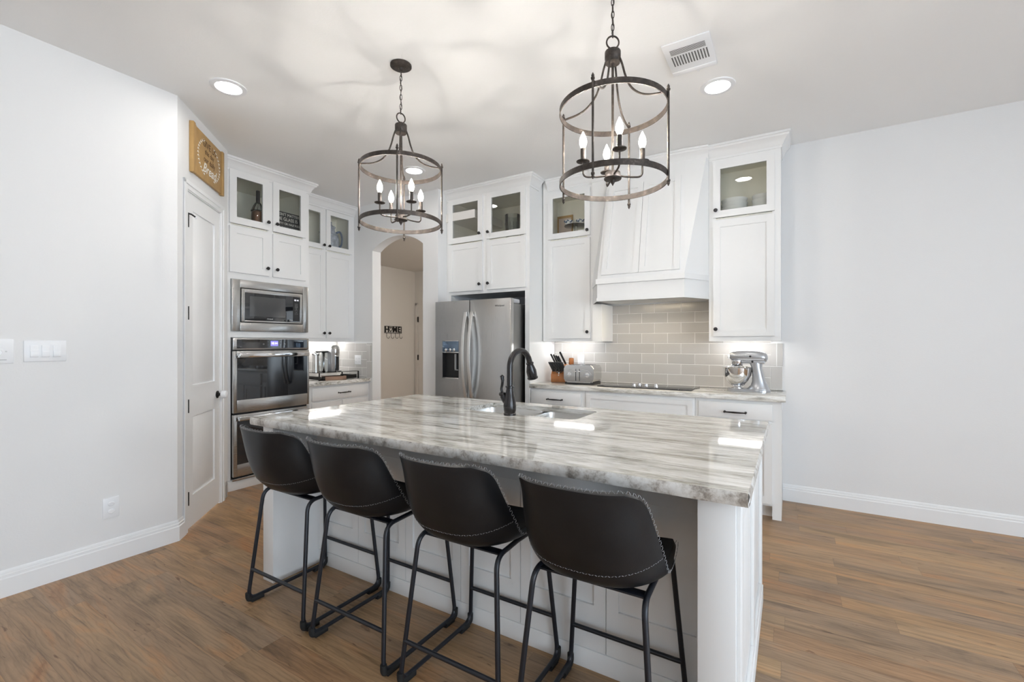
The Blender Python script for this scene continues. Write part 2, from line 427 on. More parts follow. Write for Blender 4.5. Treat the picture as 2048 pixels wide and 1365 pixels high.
def tube(bm, pts, r, seg=10, closed=False, cap=True):
    pts = [Vector(p) for p in pts]; n = len(pts); b = bmesh.new(); rings = []
    rs = r if isinstance(r, (list, tuple)) else [r]*n
    prev = None
    for i, p in enumerate(pts):
        if closed: t = pts[(i+1) % n]-pts[i-1]
        else: t = pts[min(i+1, n-1)]-pts[max(i-1, 0)]
        t.normalize()
        if prev is None:
            up = Vector((0, 0, 1)) if abs(t.z) < .9 else Vector((1, 0, 0))
            nrm = t.cross(up).normalized()
        else:
            nrm = (prev-t*prev.dot(t)).normalized()
        prev = nrm; bn = t.cross(nrm)
        rings.append([b.verts.new(p+(nrm*math.cos(2*PI*k/seg)+bn*math.sin(2*PI*k/seg))*rs[i]) for k in range(seg)])
    pairs = list(zip(rings, rings[1:]))
    if closed: pairs.append((rings[-1], rings[0]))
    for a, c in pairs:
        for k in range(seg):
            f = b.faces.new((a[k], a[(k+1) % seg], c[(k+1) % seg], c[k])); f.smooth = True
    if cap and not closed:
        b.faces.new(rings[0][::-1]); b.faces.new(rings[-1])
    bmesh.ops.recalc_face_normals(b, faces=b.faces)
    merge(bm, b)
def prism(bm, poly, z0, z1, mtx=None):
    """closed polygon (x, y) extruded from z0 to z1"""
    b = bmesh.new()
    lo = [b.verts.new((x, y, z0)) for x, y in poly]; hi = [b.verts.new((x, y, z1)) for x, y in poly]
    n = len(poly)
    b.faces.new(lo[::-1]); b.faces.new(hi)
    for i in range(n): b.faces.new((lo[i], lo[(i+1) % n], hi[(i+1) % n], hi[i]))
    bmesh.ops.recalc_face_normals(b, faces=b.faces)
    merge(bm, b, mtx)
XZ = Matrix(((1, 0, 0, 0), (0, 0, -1, 0), (0, 1, 0, 0), (0, 0, 0, 1)))   # polygon (x, z), thickness runs towards -y
def sweep(bm, path, prof):
    """profile (out, z) along a plan path; out is to the right of travel"""
    P2 = [Vector((p[0], p[1])) for p in path]; n = len(P2); b = bmesh.new(); rings = []
    for i, p in enumerate(P2):
        d0 = (P2[i]-P2[i-1]).normalized() if i else None
        d1 = (P2[i+1]-P2[i]).normalized() if i < n-1 else None
        r0 = Vector((d0.y, -d0.x)) if d0 else None; r1 = Vector((d1.y, -d1.x)) if d1 else None
        if r0 is None: mvec = r1
        elif r1 is None: mvec = r0
        else:
            mvec = (r0+r1).normalized(); mvec = mvec/max(.2, mvec.dot(r0))
        rings.append([b.verts.new((p.x+mvec.x*o, p.y+mvec.y*o, z)) for o, z in prof])
    k = len(prof)
    for a, c in zip(rings, rings[1:]):
        for j in range(k): b.faces.new((a[j], a[(j+1) % k], c[(j+1) % k], c[j]))
    b.faces.new(rings[0][::-1]); b.faces.new(rings[-1])
    bmesh.ops.recalc_face_normals(b, faces=b.faces)
    merge(bm, b)
def thing(name, label, cat, loc=(0, 0, 0), rz=0, group=None):
    o = bpy.data.objects.new(name, None); C.objects.link(o)
    o.empty_display_size = .1; o.location = loc; o.rotation_euler = (0, 0, rz)
    return tag(o, label, cat, group)
def tag(o, label, cat, group=None):
    o['label'] = label; o['category'] = cat
    if group: o['group'] = group
    return o
def struct(name, bm, m, parent=None, **k):
    o = obj(name, bm, m, parent, **k)
    if parent is None: o['kind'] = 'structure'
    return o
def dup(root, loc, rz, label=None, group=None):
    r = root.copy(); C.objects.link(r); r.location = loc; r.rotation_euler = (0, 0, rz)
    if label: r['label'] = label
    if group: r['group'] = group
    for ch in list(root.children):
        c = ch.copy(); C.objects.link(c); c.parent = r
        for g in list(ch.children):
            d = g.copy(); C.objects.link(d); d.parent = c
    return r
def text(name, body, size, m, parent, loc, rot=(PI/2, 0, 0), align='CENTER', ext=.0006, sx=1, space=1.0, shear=0, off=0):
    cu = bpy.data.curves.new(name, 'FONT'); cu.body = body; cu.size = size; cu.align_x = align; cu.align_y = 'CENTER'
    cu.extrude = ext; cu.space_line = space; cu.shear = shear; cu.offset = off
    cu.materials.append(m)
    tmp = bpy.data.objects.new('t', cu); C.objects.link(tmp)
    me = bpy.data.meshes.new_from_object(tmp.evaluated_get(bpy.context.evaluated_depsgraph_get()))
    bpy.data.objects.remove(tmp); me.name = name
    o = bpy.data.objects.new(name, me); C.objects.link(o); o.parent = parent
    o.location = loc; o.rotation_euler = rot; o.scale = (sx, 1, 1)
    return o
BM = bmesh.new

# ---------------------------------------------------------------- room shell
H = 3.05
bm = BM(); box(bm, -6.3, XR+.2, YB-.2, 6.7, -.1, 0); struct('floor', bm, M['floor'])
# ceiling slab
bm = BM(); box(bm, -5.2, XR+.2, YB-.2, 4.75, H, H+.12); struct('ceiling', bm, M['ceiling'])
bm = BM(); box(bm, -3.72, -3.58, YB, 1.47, 0, H); struct('wall_left', bm, M['wall'])
D0 = (-3.58, 1.47); D1 = (-4.232, 2.122)
bm = BM(); prism(bm, [D0, D1, (D1[0]-.09, D1[1]-.09), (D0[0]-.09, D0[1]-.09)], 2.465, H)
def dpt(t, y=0):       # along the angled wall, y into the wall
    return (-3.58-.70711*t-.70711*y, 1.47+.70711*t-.70711*y)
for a, b in ((0, .130), (.772, .922)):
    prism(bm, [dpt(a), dpt(b), dpt(b, .127), dpt(a, .127)], 0, 2.47)
struct('wall_corner', bm, M['wall'])
bm = BM(); box(bm, -5.05, -4.25, 2.03, 2.12, 0, H); struct('wall_pantry', bm, M['wall'])
bm = BM(); box(bm, -5.12, -5.0, 2.0, 3.85, 0, H); struct('wall_back_left', bm, M['wall'])
# arched wall
AX0, AX1, AS, AP = -4.34, -3.52, 2.476, 2.612
poly = [(-6.25, 0), (AX0, 0), (AX0, AS)]
half = (AX1-AX0)/2; rise = AP-AS; R = (half*half+rise*rise)/(2*rise); cz = AP-R; cx = (AX0+AX1)/2
a0 = math.asin(half/R)
for i in range(1, 24):
    a = -a0+2*a0*i/24; poly.append((cx+R*math.sin(a), cz+R*math.cos(a)))
poly += [(AX1, AS), (AX1, 0), (-3.3, 0), (-3.3, H), (-6.25, H)]
bm = BM(); prism(bm, poly, -3.983, -3.85, XZ); struct('wall_arch', bm, M['wall'])
bm = BM(); box(bm, -3.42, -3.3, 3.983, 4.72, 0, H); struct('wall_fridge_side', bm, M['wall'])
bm = BM(); box(bm, -3.3, XR+.12, 4.575, 4.72, 0, H); struct('wall_range', bm, M['wall'])
def holed(axis, c0, c1, lo, hi, wins):
    """wall box with window holes; axis is the running direction"""
    b_ = BM(); cuts = sorted(wins); s = lo
    for a, b, z0, z1 in cuts:
        segs = [(s, a, 0, H), (a, b, 0, z0), (a, b, z1, H)]
        for p, q, u, v in segs:
            if axis == 'x': box(b_, p, q, c0, c1, u, v)
            else: box(b_, c0, c1, p, q, u, v)
        s = b
    if axis == 'x': box(b_, s, hi, c0, c1, 0, H)
    else: box(b_, c0, c1, s, hi, 0, H)
    return b_
struct('wall_back', holed('x', YB-.12, YB, -3.72, XR+.12, WIN_BACK), M['wall'])
struct('wall_right', holed('y', XR, XR+.12, YB, 4.72, WIN_RIGHT), M['wall'])
k = 1
for a, b, z0, z1 in WIN_BACK:
    bm = BM()
    for p, q in ((a, a+.05), (b-.05, b), ((a+b)/2-.03, (a+b)/2+.03)): box(bm, p, q, YB-.09, YB-.03, z0, z1)
    for p, q in ((z0, z0+.05), (z1-.05, z1), ((z0+z1)/2-.02, (z0+z1)/2+.02)): box(bm, a, b, YB-.09, YB-.03, p, q)
    struct('window_%d' % k, bm, M['trim']); k += 1
for a, b, z0, z1 in WIN_RIGHT:
    bm = BM()
    for p, q in ((a, a+.05), (b-.05, b), ((a+b)/2-.03, (a+b)/2+.03)): box(bm, XR+.03, XR+.09, p, q, z0, z1)
    for p, q in ((z0, z0+.05), (z1-.05, z1), ((z0+z1)/2-.02, (z0+z1)/2+.02)): box(bm, XR+.03, XR+.09, a, b, p, q)
    struct('window_%d' % k, bm, M['trim']); k += 1
# hallway behind the arch
bm = BM(); box(bm, -6.23, -6.11, 3.983, 6.6, 0, H); struct('wall_hall_left', bm, M['hallpaint'])
bm = BM(); box(bm, -6.11, -2.9, 6.46, 6.58, 0, H); struct('wall_hall_end', bm, M['hallpaint'])
bm = BM(); box(bm, -3.0, -2.9, 4.72, 6.46, 0, H); struct('wall_hall_right', bm, M['hallpaint'])
bm = BM(); box(bm, -6.2, -2.9, 3.983, 6.6, 2.71, 2.8); struct('ceiling_hall', bm, M['hallpaint'])

# baseboards
BASE = [(0, 0), (.015, 0), (.015, .098), (.011, .103), (.011, .117), (.007, .122), (.007, .135), (.003, .142), (0, .142)]
bm = BM(); sweep(bm, [dpt(.076), D0, (-3.58, YB)][::-1], BASE); struct('baseboard_left', bm, M['trim'])
bm = BM(); sweep(bm, [(-4.3, 2.135), D1, dpt(.828)], [(o, z) for o, z in BASE]); struct('baseboard_corner', bm, M['trim'])
bm = BM(); sweep(bm, [(-.052, 4.575), (XR, 4.575)], BASE); struct('baseboard_range', bm, M['trim'])
bm = BM(); sweep(bm, [(-4.365, 3.85), (AX0, 3.85)], BASE); sweep(bm, [(AX1, 3.85), (-3.3, 3.85), (-3.3, 3.99)], BASE); struct('baseboard_arch', bm, M['trim'])
bm = BM(); sweep(bm, [(-6.11, 4.0), (-6.11, 6.46), (-6.08, 6.46)], BASE); struct('baseboard_hall', bm, M['trim'])

# pantry door in the angled wall (local: x along the wall, y into it)
DR = math.radians(135)
def flip_door(name, x0, x1, z0, z1, panels, m, y=.02, th=.035):
    b_ = BM(); st = .10
    xs = [x0, panels[0][0], panels[0][1], x1]
    box(b_, x0, xs[1], y, y+th, z0, z1); box(b_, xs[2], x1, y, y+th, z0, z1)
    zs = [z0]+[v for p in panels for v in (p[2], p[3])]+[z1]
    for i in range(0, len(zs), 2): box(b_, xs[1], xs[2], y, y+th, zs[i], zs[i+1])
    for px0, px1, pz0, pz1 in panels:      # recessed field with a raised centre
        box(b_, px0, px1, y+.012, y+th, pz0, pz1)
        e = .028
        bb = bmesh.new()
        o_ = [(px0+.008, pz0+.008), (px1-.008, pz0+.008), (px1-.008, pz1-.008), (px0+.008, pz1-.008)]
        i_ = [(px0+e, pz0+e), (px1-e, pz0+e), (px1-e, pz1-e), (px0+e, pz1-e)]
        vo = [bb.verts.new((a, y+.013, c)) for a, c in o_]; vi = [bb.verts.new((a, y+.004, c)) for a, c in i_]
        for i in range(4): bb.faces.new((vo[i], vo[(i+1) % 4], vi[(i+1) % 4], vi[i]))
        bb.faces.new(vi); bb.faces.new(vo[::-1])
        bmesh.ops.recalc_face_normals(bb, faces=bb.faces); merge(b_, bb)
    return b_
pd = bpy.data.objects.new('door_1', None); C.objects.link(pd); pd.location = (*D0, 0); pd.rotation_euler = (0, 0, DR); pd['kind'] = 'structure'
obj('door_panel', flip_door('d', .149, .753, .012, 2.447, [(.245, .652, .235, .815), (.245, .652, 1.04, 2.325)], M['trim'], y=.004), M['trim'], pd)
bm = BM()
def casing(bm, x0, x1, zt, w, side=1):
    for a, b, y0 in ((0, 1, -.009), (.55, 1, -.014)):
        box(bm, x0-w, x0-w+w*(b-0), y0, 0, 0, zt+w) if a == 0 else box(bm, x0-w, x0-w+w*.45, y0, 0, 0, zt+w)
        box(bm, x1, x1+w, y0, 0, 0, zt+w) if a == 0 else box(bm, x1+w*.55, x1+w, y0, 0, 0, zt+w)
        box(bm, x0, x1, y0, 0, zt, zt+w) if a == 0 else box(bm, x0-w, x1+w, y0, 0, zt+w*.55, zt+w)
casing(bm, .136, .766, 2.458, .060)
box(bm, .130, .146, .0005, .12, 0, 2.458); box(bm, .756, .772, .0005, .12, 0, 2.458); box(bm, .130, .772, .0005, .12, 2.450, 2.468)
obj('door_frame', bm, M['trim'], pd)
for z in (2.235, 1.57, .90, .235):
    bm = BM(); box(bm, .139, .160, -.004, .006, z-.045, z+.045); lathe(bm, [(.006, z-.048), (.006, z+.048)], 10, Matrix.Translation((.150, -.005, 0)))
    obj('hinge', bm, M['iron'], pd, label='black door hinge')
bm = BM(); tube(bm, [(.150, -.004, 2.285), (.165, -.020, 2.282), (.185, -.035, 2.270)], .006, 8); obj('door_stop', bm, M['iron'], pd)
bm = BM(); box(bm, .183, .197, -.044, -.034, 2.258, 2.280, .003); obj('door_stop_tip', bm, M['plastic'], pd)
kn = BM(); lathe(kn, [(.030, 0), (.031, .006), (.012, .010), (.011, .03)], 24, Matrix.Translation((.700, .004, .925)) @ Matrix.Rotation(PI/2, 4, 'X'))
rose = obj('door_rose', kn, M['iron'], pd, label='black round door rose')
kn = BM(); lathe(kn, [(.012, .028), (.030, .034), (.033, .045), (.033, .062), (.029, .072), (.012, .078)], 24, Matrix.Translation((.700, .004, .925)) @ Matrix.Rotation(PI/2, 4, 'X'))
obj('knob_cover', kn, M['plastic'], pd, label='white plastic child-safety cover over the knob')

# hall door
hd = bpy.data.objects.new('door_2', None); C.objects.link(hd); hd.location = (-6.11, 6.46, 0); hd['kind'] = 'structure'
bm = BM(); casing(bm, .095, .86, 2.03, .075); obj('door_frame', bm, M['hallpaint'], hd)
obj('door_panel', flip_door('d', .10, .86, .01, 2.03, [(.22, .74, .25, .85), (.22, .74, 1.05, 1.9)], M['trim'], y=-.006, th=.02), M['hallpaint'], hd)
for z in (1.80, 1.08, .28):
    bm = BM(); box(bm, .082, .104, -.024, -.008, z-.05, z+.05); obj('hinge', bm, M['iron'], hd)

# ---------------------------------------------------------------- cabinet builders (local: x right, y into the wall, z up, face at y=0)
def knob(parent, x, z, y=-.022):
    b_ = BM(); lathe(b_, [(.008, 0), (.006, .006), (.006, .014), (.014, .018), (.017, .024), (.014, .030), (.005, .032)], 16, Matrix.Translation((x, y, z)) @ Matrix.Rotation(PI/2, 4, 'X'))
    return obj('knob', b_, M['bronze'], parent, smooth=True, label='dark bronze knob')
def pull(parent, x, z, w=.13, y=-.022):
    b_ = BM()
    n = 12; pts = []; rs = []
    for i in range(n+1):
        t = i/n; pts.append((x-w/2+w*t, y-.028-.004*math.sin(PI*t), z)); rs.append(.0045+.0028*math.sin(PI*t))
    tube(b_, pts, rs, 10)
    for s in (-1, 1):
        lathe(b_, [(.0085, 0), (.009, .004), (.005, .008), (.005, .026), (.008, .032), (.006, .038)], 14, Matrix.Translation((x+s*w/2, y, z)) @ Matrix.Rotation(PI/2, 4, 'X'))
    return obj('drawer_pull', b_, M['bronze'], parent, label='dark bronze bar pull')
def shaker(name, parent, x0, x1, z0, z1, glass=False, st=.055, knob_at=None, y0=-.02):
    b_ = BM(); bv = 0
    box(b_, x0, x0+st, y0, 0, z0, z1, bv); box(b_, x1-st, x1, y0, 0, z0, z1, bv)
    box(b_, x0+st, x1-st, y0, 0, z0, z0+st, bv); box(b_, x0+st, x1-st, y0, 0, z1-st, z1, bv)
    if not glass: box(b_, x0+st-.002, x1-st+.002, y0+.009, -.002, z0+st-.002, z1-st+.002)
    d = obj(name, b_, M['cab'], parent)
    if glass:
        g = BM(); box(g, x0+st-.001, x1-st+.001, y0+.010, y0+.013, z0+st-.001, z1-st+.001)
        obj('glass_pane', g, M['pane'], d, label='clear glass pane')
    if knob_at: knob(d, knob_at[0], knob_at[1], y0)
    return d
CROWN = [(0, -.115), (.008, -.115), (.010, -.098), (.018, -.090), (.024, -.070), (.042, -.042), (.056, -.034), (.060, -.022), (.068, -.018), (.068, 0), (0, 0)]
def crown(parent, path, ztop=H-.002):
    b_ = BM(); sweep(b_, path, [(o, z+ztop) for o, z in CROWN]); return obj('crown_molding', b_, M['cab'], parent)
def hollow(b_, x0, x1, y1, z0, z1, t=.018, fr=.03):
    """an open-fronted cell with a face frame"""
    box(b_, x0, x0+t, 0.0, y1, z0, z1); box(b_, x1-t, x1, 0.0, y1, z0, z1)
def cell(parent, x0, x1, y1, z0, z1, t=.018):
    b_ = BM()
    box(b_, x0, x0+t, .021, y1, z0, z1); box(b_, x1-t, x1, .021, y1, z0, z1); box(b_, x0+t, x1-t, y1-t, y1, z0, z1)
    box(b_, x0+t, x1-t, .001, y1-t, z0, z0+t*.5); box(b_, x0+t, x1-t, .001, y1-t, z1-t*.5, z1)
    return obj('cabinet_interior', b_, M['cabin'], parent, label='beige inside of the glazed compartment')

# ---------------------------------------------------------------- oven tower (local x = world Y - 2.135, faces +X)
OT = thing('oven_cabinet', 'tall white cabinet housing the microwave and the double oven', 'cabinet', (-4.36, 2.135, 0), PI/2)
def ox(Y): return Y-2.135
W_OT = .870
bm = BM()
dz0, dz1 = 2.44, 2.96
box(bm, 0, .018, .02, .61, dz0, dz1); box(bm, W_OT-.018, W_OT, .02, .61, dz0, dz1); box(bm, 0, W_OT, .61, .63, dz0, dz1)
box(bm, 0, W_OT, 0, .63, dz1, H-.003)
box(bm, 0, W_OT, 0, .63, 1.97, dz0)
box(bm, .42, .48, 0, .02, dz0, dz1)
box(bm, 0, .08, 0, .02, dz0, dz1); box(bm, W_OT-.07, W_OT, 0, .02, dz0, dz1)
box(bm, 0, .078, 0, .63, .10, 1.97); box(bm, W_OT-.025, W_OT, 0, .63, .10, 1.97)
box(bm, 0, W_OT, .61, .63, .1, 1.97)
box(bm, .078, W_OT-.025, 0, .6, 1.405, 1.463); box(bm, .078, W_OT-.025, 0, .6, 1.945, 1.97)
box(bm, 0, W_OT, 0, .63, .0, .098)
box(bm, .05, W_OT, -.012, 0, .0, .086, .001)
obj('cabinet_body', bm, M['cab'], OT)
cell(OT, .02, W_OT-.02, .605, 2.442, 2.955)
crown(OT, [(0.0, 0), (W_OT, 0), (W_OT, .3)])
a, b, c, d = ox(2.196), ox(2.563), ox(2.604), ox(2.962)
shaker('cabinet_door', OT, a, b, 2.455, 2.945, True, .062, (ox(2.548), 2.528))
shaker('cabinet_door', OT, c, d, 2.455, 2.945, True, .062, (ox(2.634), 2.528))
shaker('cabinet_door', OT, a, b, 2.006, 2.428, False, .062, (ox(2.541), 2.078))
shaker('cabinet_door', OT, c, d, 2.006, 2.428, False, .062, (ox(2.637), 2.078))

# microwave
MW = thing('microwave', 'built-in stainless steel microwave above the double oven', 'microwave', (-4.36, 2.135, 0), PI/2)
x0, x1, z0, z1 = ox(2.214), ox(2.98), 1.465, 1.942
bm = BM(); ix0, ix1, iz0, iz1 = ox(2.285), ox(2.918), 1.545, 1.868
box(bm, x0, ix0, -.026, -.001, z0, z1, .002); box(bm, ix1, x1, -.026, -.001, z0, z1, .002)
box(bm, ix0, ix1, -.026, -.001, z0, iz0, .002); box(bm, ix0, ix1, -.026, -.001, iz1, z1, .002)
obj('trim_frame', bm, M['steel'], MW)
bm = BM(); box(bm, ix0, ix1, -.012, .35, iz0, iz1); obj('oven_body', bm, M['black_plastic'], MW)
fx0, fx1, fz0, fz1 = ix0+.010, ix1-.008, iz0+.008, iz1-.008
gx0, gx1, gz0, gz1 = ox(2.325), ox(2.885), 1.567, 1.826
bm = BM()
box(bm, fx0, gx0, -.030, -.012, fz0, fz1, .0015); box(bm, gx1, fx1, -.030, -.012, fz0, fz1, .0015)
box(bm, gx0, gx1, -.030, -.012, fz0, gz0, .0015); box(bm, gx0, gx1, -.030, -.012, gz1, fz1, .0015)
md = obj('microwave_door', bm, M['steel'], MW)
bm = BM(); box(bm, gx0, gx1, -.028, -.013, gz0, gz1); obj('door_glass', bm, M['black_glass'], md, label='black glass front')
bm = BM(); box(bm, gx0+.045, gx0+.045+.355, -.0288, -.028, gz0+.04, gz1-.03); obj('viewing_window', bm, M['dark_window'], md)
bm = BM(); box(bm, gx1-.078, gx1-.006, -.0288, -.028, gz0+.01, gz1-.006); cp = obj('control_panel', bm, M['black_plastic'], MW)
text('clock_digits', '10 14', .022, M['display_txt'], cp, (gx1-.042, -.0292, gz1-.035), ext=.0002)
body = '\n'.join(['1 2 3', '4 5 6', '7 8 9', '+ 0 -', '= * =', '- o -', '= = ='])
text('keypad_marks', body, .016, M['print'], cp, (gx1-.042, -.0292, gz1-.125), ext=.0002, space=1.05)
text('brand_lettering', 'Whirlpool', .014, M['white_ink'], md, ((gx0+gx1)/2-.04, -.0302, gz0+.020), ext=.0002)
text('button_mark', '// U', .02, M['white_ink'], md, (gx1-.10, -.0292, gz0+.018), ext=.0002)

# double oven
OV = thing('double_oven', 'stainless steel double wall oven with black glass doors below the microwave', 'oven', (-4.36, 2.135, 0), PI/2)
x0, x1 = ox(2.214), ox(2.98)
bm = BM(); box(bm, x0+.01, x1-.01, -.012, .5, .112, 1.40); box(bm, x0, x1, -.024, .0, 1.283, 1.40, .001); obj('oven_body', bm, M['black_plastic'], OV)
bm = BM(); box(bm, x0+.002, x1-.002, -.040, -.024, 1.291, 1.401, .003); ctl = obj('control_panel', bm, M['steel'], OV)
bm = BM(); box(bm, ox(2.246), ox(2.957), -.0415, -.040, 1.305, 1.388); pg = obj('panel_glass', bm, M['black_glass'], ctl)
bm = BM(); box(bm, ox(2.565), ox(2.640), -.0422, -.0415, 1.325, 1.374); obj('clock_display', bm, M['display'], ctl, label='blue lit clock display')
text('clock_digits', '10:14', .030, M['display_txt'], ctl, (ox(2.602), -.0426, 1.35), ext=.0002)
text('panel_marks', 'o', .03, M['print'], ctl, (ox(2.495), -.0419, 1.345), ext=.0002)
text('panel_marks', 'o', .03, M['print'], ctl, (ox(2.71), -.0419, 1.345), ext=.0002)
for q, zz in ((2.54, 1.365), (2.54, 1.332), (2.665, 1.365), (2.665, 1.332)):
    text('panel_marks', '^', .016, M['print'], ctl, (ox(q), -.0419, zz), ext=.0002)
def oven_door(z0, z1, wz0, wz1):
    wx0, wx1 = ox(2.248), ox(2.958); b_ = BM()
    box(b_, x0+.002, wx0, -.045, -.014, z0, z1, .002); box(b_, wx1, x1-.002, -.045, -.014, z0, z1, .002)
    box(b_, wx0, wx1, -.045, -.014, z0, wz0, .002); box(b_, wx0, wx1, -.045, -.014, wz1, z1, .002)
    d_ = obj('oven_door', b_, M['steel'], OV)
    g = BM(); box(g, wx0, wx1, -.043, -.016, wz0, wz1); obj('door_window', g, M['black_glass'], d_, label='black glass oven window')
    h_ = BM(); box(h_, wx0, wx1-.004, -.090, -.058, wz1+.004, wz1+.042, .004)
    for q in (wx0+.03, wx1-.05): box(h_, q, q+.02, -.060, -.044, wz1+.012, wz1+.034)
    obj('oven_handle', h_, M['chrome'], d_, label='bright flat bar handle')
oven_door(.712, 1.280, .828, 1.218); oven_door(.128, .695, .238, .636)
bm = BM(); box(bm, x0, x1, -.03, -.012, .088, .108, .002); obj('vent_trim', bm, M['steel'], OV)

# ---------------------------------------------------------------- coffee corner
CW = thing('wall_cabinet', 'narrow white wall cabinet with two glazed doors above the coffee machine', 'cabinet', (-4.67, 3.007, 0), PI/2)
def cx_(Y): return Y-3.007
WC = .842
bm = BM()
box(bm, 0, WC, 0, .33, 1.385, 2.44); box(bm, 0, WC, 0, .33, 2.955, H-.003); box(bm, 0, .018, .02, .312, 2.44, 2.955); box(bm, WC-.018, WC, .02, .312, 2.44, 2.955)
box(bm, 0, WC, .312, .33, 2.44, 2.955); box(bm, cx_(3.39), cx_(3.46), 0, .02, 2.44, 2.955); box(bm, cx_(3.785), WC, 0, .02, 2.44, 2.955); box(bm, 0, .06, 0, .02, 2.44, 2.955)
box(bm, 0, WC, 0, .02, 1.37, 1.385); box(bm, 0, .02, .02, .33, 1.37, 1.385); box(bm, WC-.02, WC, .02, .33, 1.37, 1.385)
obj('cabinet_body', bm, M['cab'], CW)
cell(CW, .02, WC-.02, .31, 2.442, 2.953)
crown(CW, [(.0, 0), (WC, 0)])
for g_, z0, z1, kz in ((True, 2.452, 2.925, 2.498), (False, 1.412, 2.428, 1.47)):
    shaker('cabinet_door', CW, cx_(3.045), cx_(3.412), z0, z1, g_, .056, (cx_(3.395), kz))
    shaker('cabinet_door', CW, cx_(3.438), cx_(3.808), z0, z1, g_, .056, (cx_(3.467), kz))
bm = BM(); box(bm, .08, WC-.05, .20, .24, 1.374, 1.384); obj('light_strip', bm, M['strip_e'], CW, label='lit strip under the cabinet')

CB = thing('base_cabinet', 'white base cabinet with one wide drawer below the coffee machine', 'cabinet', (-4.40, 3.007, 0), PI/2)
bm = BM(); box(bm, 0, WC-.003, 0, .59, .10, .885); box(bm, 0, WC-.003, .07, .59, 0, .1); obj('cabinet_body', bm, M['cab'], CB)
bm = BM(); box(bm, cx_(3.062), cx_(3.818), -.02, 0, .722, .862, .003); dr = obj('drawer', bm, M['cab'], CB); pull(dr, cx_(3.464), .79, .14, -.02)
shaker('cabinet_door', CB, cx_(3.062), cx_(3.425), .13, .70); shaker('cabinet_door', CB, cx_(3.455), cx_(3.818), .13, .70)
bm = BM(); box(bm, -4.997, -4.362, 3.008, 3.848, .886, .925, .003); tag(obj('countertop', bm, M['granite2']), 'short granite counter under the coffee machine', 'countertop')

# backsplash
bm = BM(); box(bm, -4.999, -4.990, 3.01, 3.849, .926, 1.384); struct('wall_backsplash_coffee', bm, M['tile_y'])
bm = BM(); box(bm, -4.989, -4.43, 3.841, 3.8495, .926, 1.352); struct('wall_backsplash_side', bm, M['tile'])
bm = BM(); box(bm, -4.43, -4.345, 3.841, 3.8495, .926, 1.352); struct('trim_1', bm, M['tile_edge2'])
bm = BM(); box(bm, -2.23, -.142, 4.566, 4.5745, .946, 1.74); struct('wall_backsplash_range', bm, M['tile'])
bm = BM(); box(bm, -.142, -.052, 4.565, 4.5745, .946, 1.352); struct('trim_2', bm, M['tile_edge'])

# ---------------------------------------------------------------- refrigerator cabinet
FC = thing('refrigerator_cabinet', 'white surround cabinet with four doors above the refrigerator', 'cabinet', (-3.298, 4.0, 0), 0)
def fx(X): return X+3.298
WF = 1.066; DF = .573
bm = BM()
box(bm, 0, .06, 0, DF, 0, 1.885); box(bm, fx(-2.285), WF, 0, DF, 0, 1.885)
box(bm, 0, WF, 0, DF, 1.885, 2.44); box(bm, 0, WF, 0, DF, 2.955, H-.003)
box(bm, 0, .018, .02, DF-.018, 2.44, 2.955); box(bm, WF-.018, WF, .02, DF-.018, 2.44, 2.955); box(bm, 0, WF, DF-.018, DF, 2.44, 2.955)
box(bm, 0, .06, 0, .02, 2.44, 2.955); box(bm, fx(-2.82), fx(-2.72), 0, .02, 2.44, 2.955); box(bm, fx(-2.30), WF, 0, .02, 2.44, 2.955)
obj('cabinet_body', bm, M['cab'], FC)
cell(FC, .02, WF-.02, DF-.02, 2.442, 2.953)
crown(FC, [(0, 0), (WF, 0), (WF, .19)])
a, b, c, d = fx(-3.262), fx(-2.800), fx(-2.744), fx(-2.270)
shaker('cabinet_door', FC, a, b, 2.456, 2.945, True, .060, (fx(-2.829), 2.527)); shaker('cabinet_door', FC, c, d, 2.456, 2.945, True, .060, (fx(-2.748)+.03, 2.527))
shaker('cabinet_door', FC, a, b, 1.92, 2.440, False, .060, (fx(-2.829), 1.985)); shaker('cabinet_door', FC, c, d, 1.92, 2.440, False, .060, (fx(-2.748)+.03, 1.985))

# refrigerator
RF = thing('refrigerator', 'stainless steel side-by-side refrigerator with an ice dispenser', 'refrigerator', (-3.225, 3.72, 0), 0)
def rx(X): return X+3.225
WR = .94
bm = BM(); box(bm, .006, WR-.03, .075, .80, .02, 1.745); obj('cabinet_body', bm, M['steel_side'], RF, label='dark grey refrigerator side')
bm = BM(); box(bm, .01, WR-.04, .05, .08, .0, .08); obj('base_grille', bm, M['black_plastic'], RF)
bm = BM(); box(bm, WR-.11, WR-.012, .064, .2, 1.746, 1.79, .012); obj('hinge_cover', bm, M['grey_detail'], RF)
sp_ = rx(-2.772); hx0, hx1 = rx(-3.128), rx(-2.912)
bm = BM()
box(bm, 0, hx0, 0, .062, .09, 1.79); box(bm, hx1, sp_-.003, 0, .062, .09, 1.79); box(bm, hx0, hx1, 0, .062, .09, .985); box(bm, hx0, hx1, 0, .062, 1.375, 1.79)
bmesh.ops.remove_doubles(bm, verts=bm.verts, dist=.0001)
fd = obj('freezer_door', bm, M['steel_v'], RF)
bm = BM(); box(bm, sp_+.003, WR, 0, .062, .09, 1.79, .006); rd = obj('refrigerator_door', bm, M['steel_v'], RF)
text('brand_lettering', 'Whirlpool', .026, M['black_board'], rd, (rx(-2.41), -.0012, 1.718), ext=.0004)
bm = BM(); box(bm, hx0, hx1, .045, .06, .99, 1.255); box(bm, hx0, hx0+.006, 0, .06, .99, 1.255); box(bm, hx1-.006, hx1, 0, .06, .99, 1.255); box(bm, hx0, hx1, 0, .06, .985, .998)
dp = obj('dispenser_recess', bm, M['black_plastic'], RF, label='black ice and water dispenser recess')
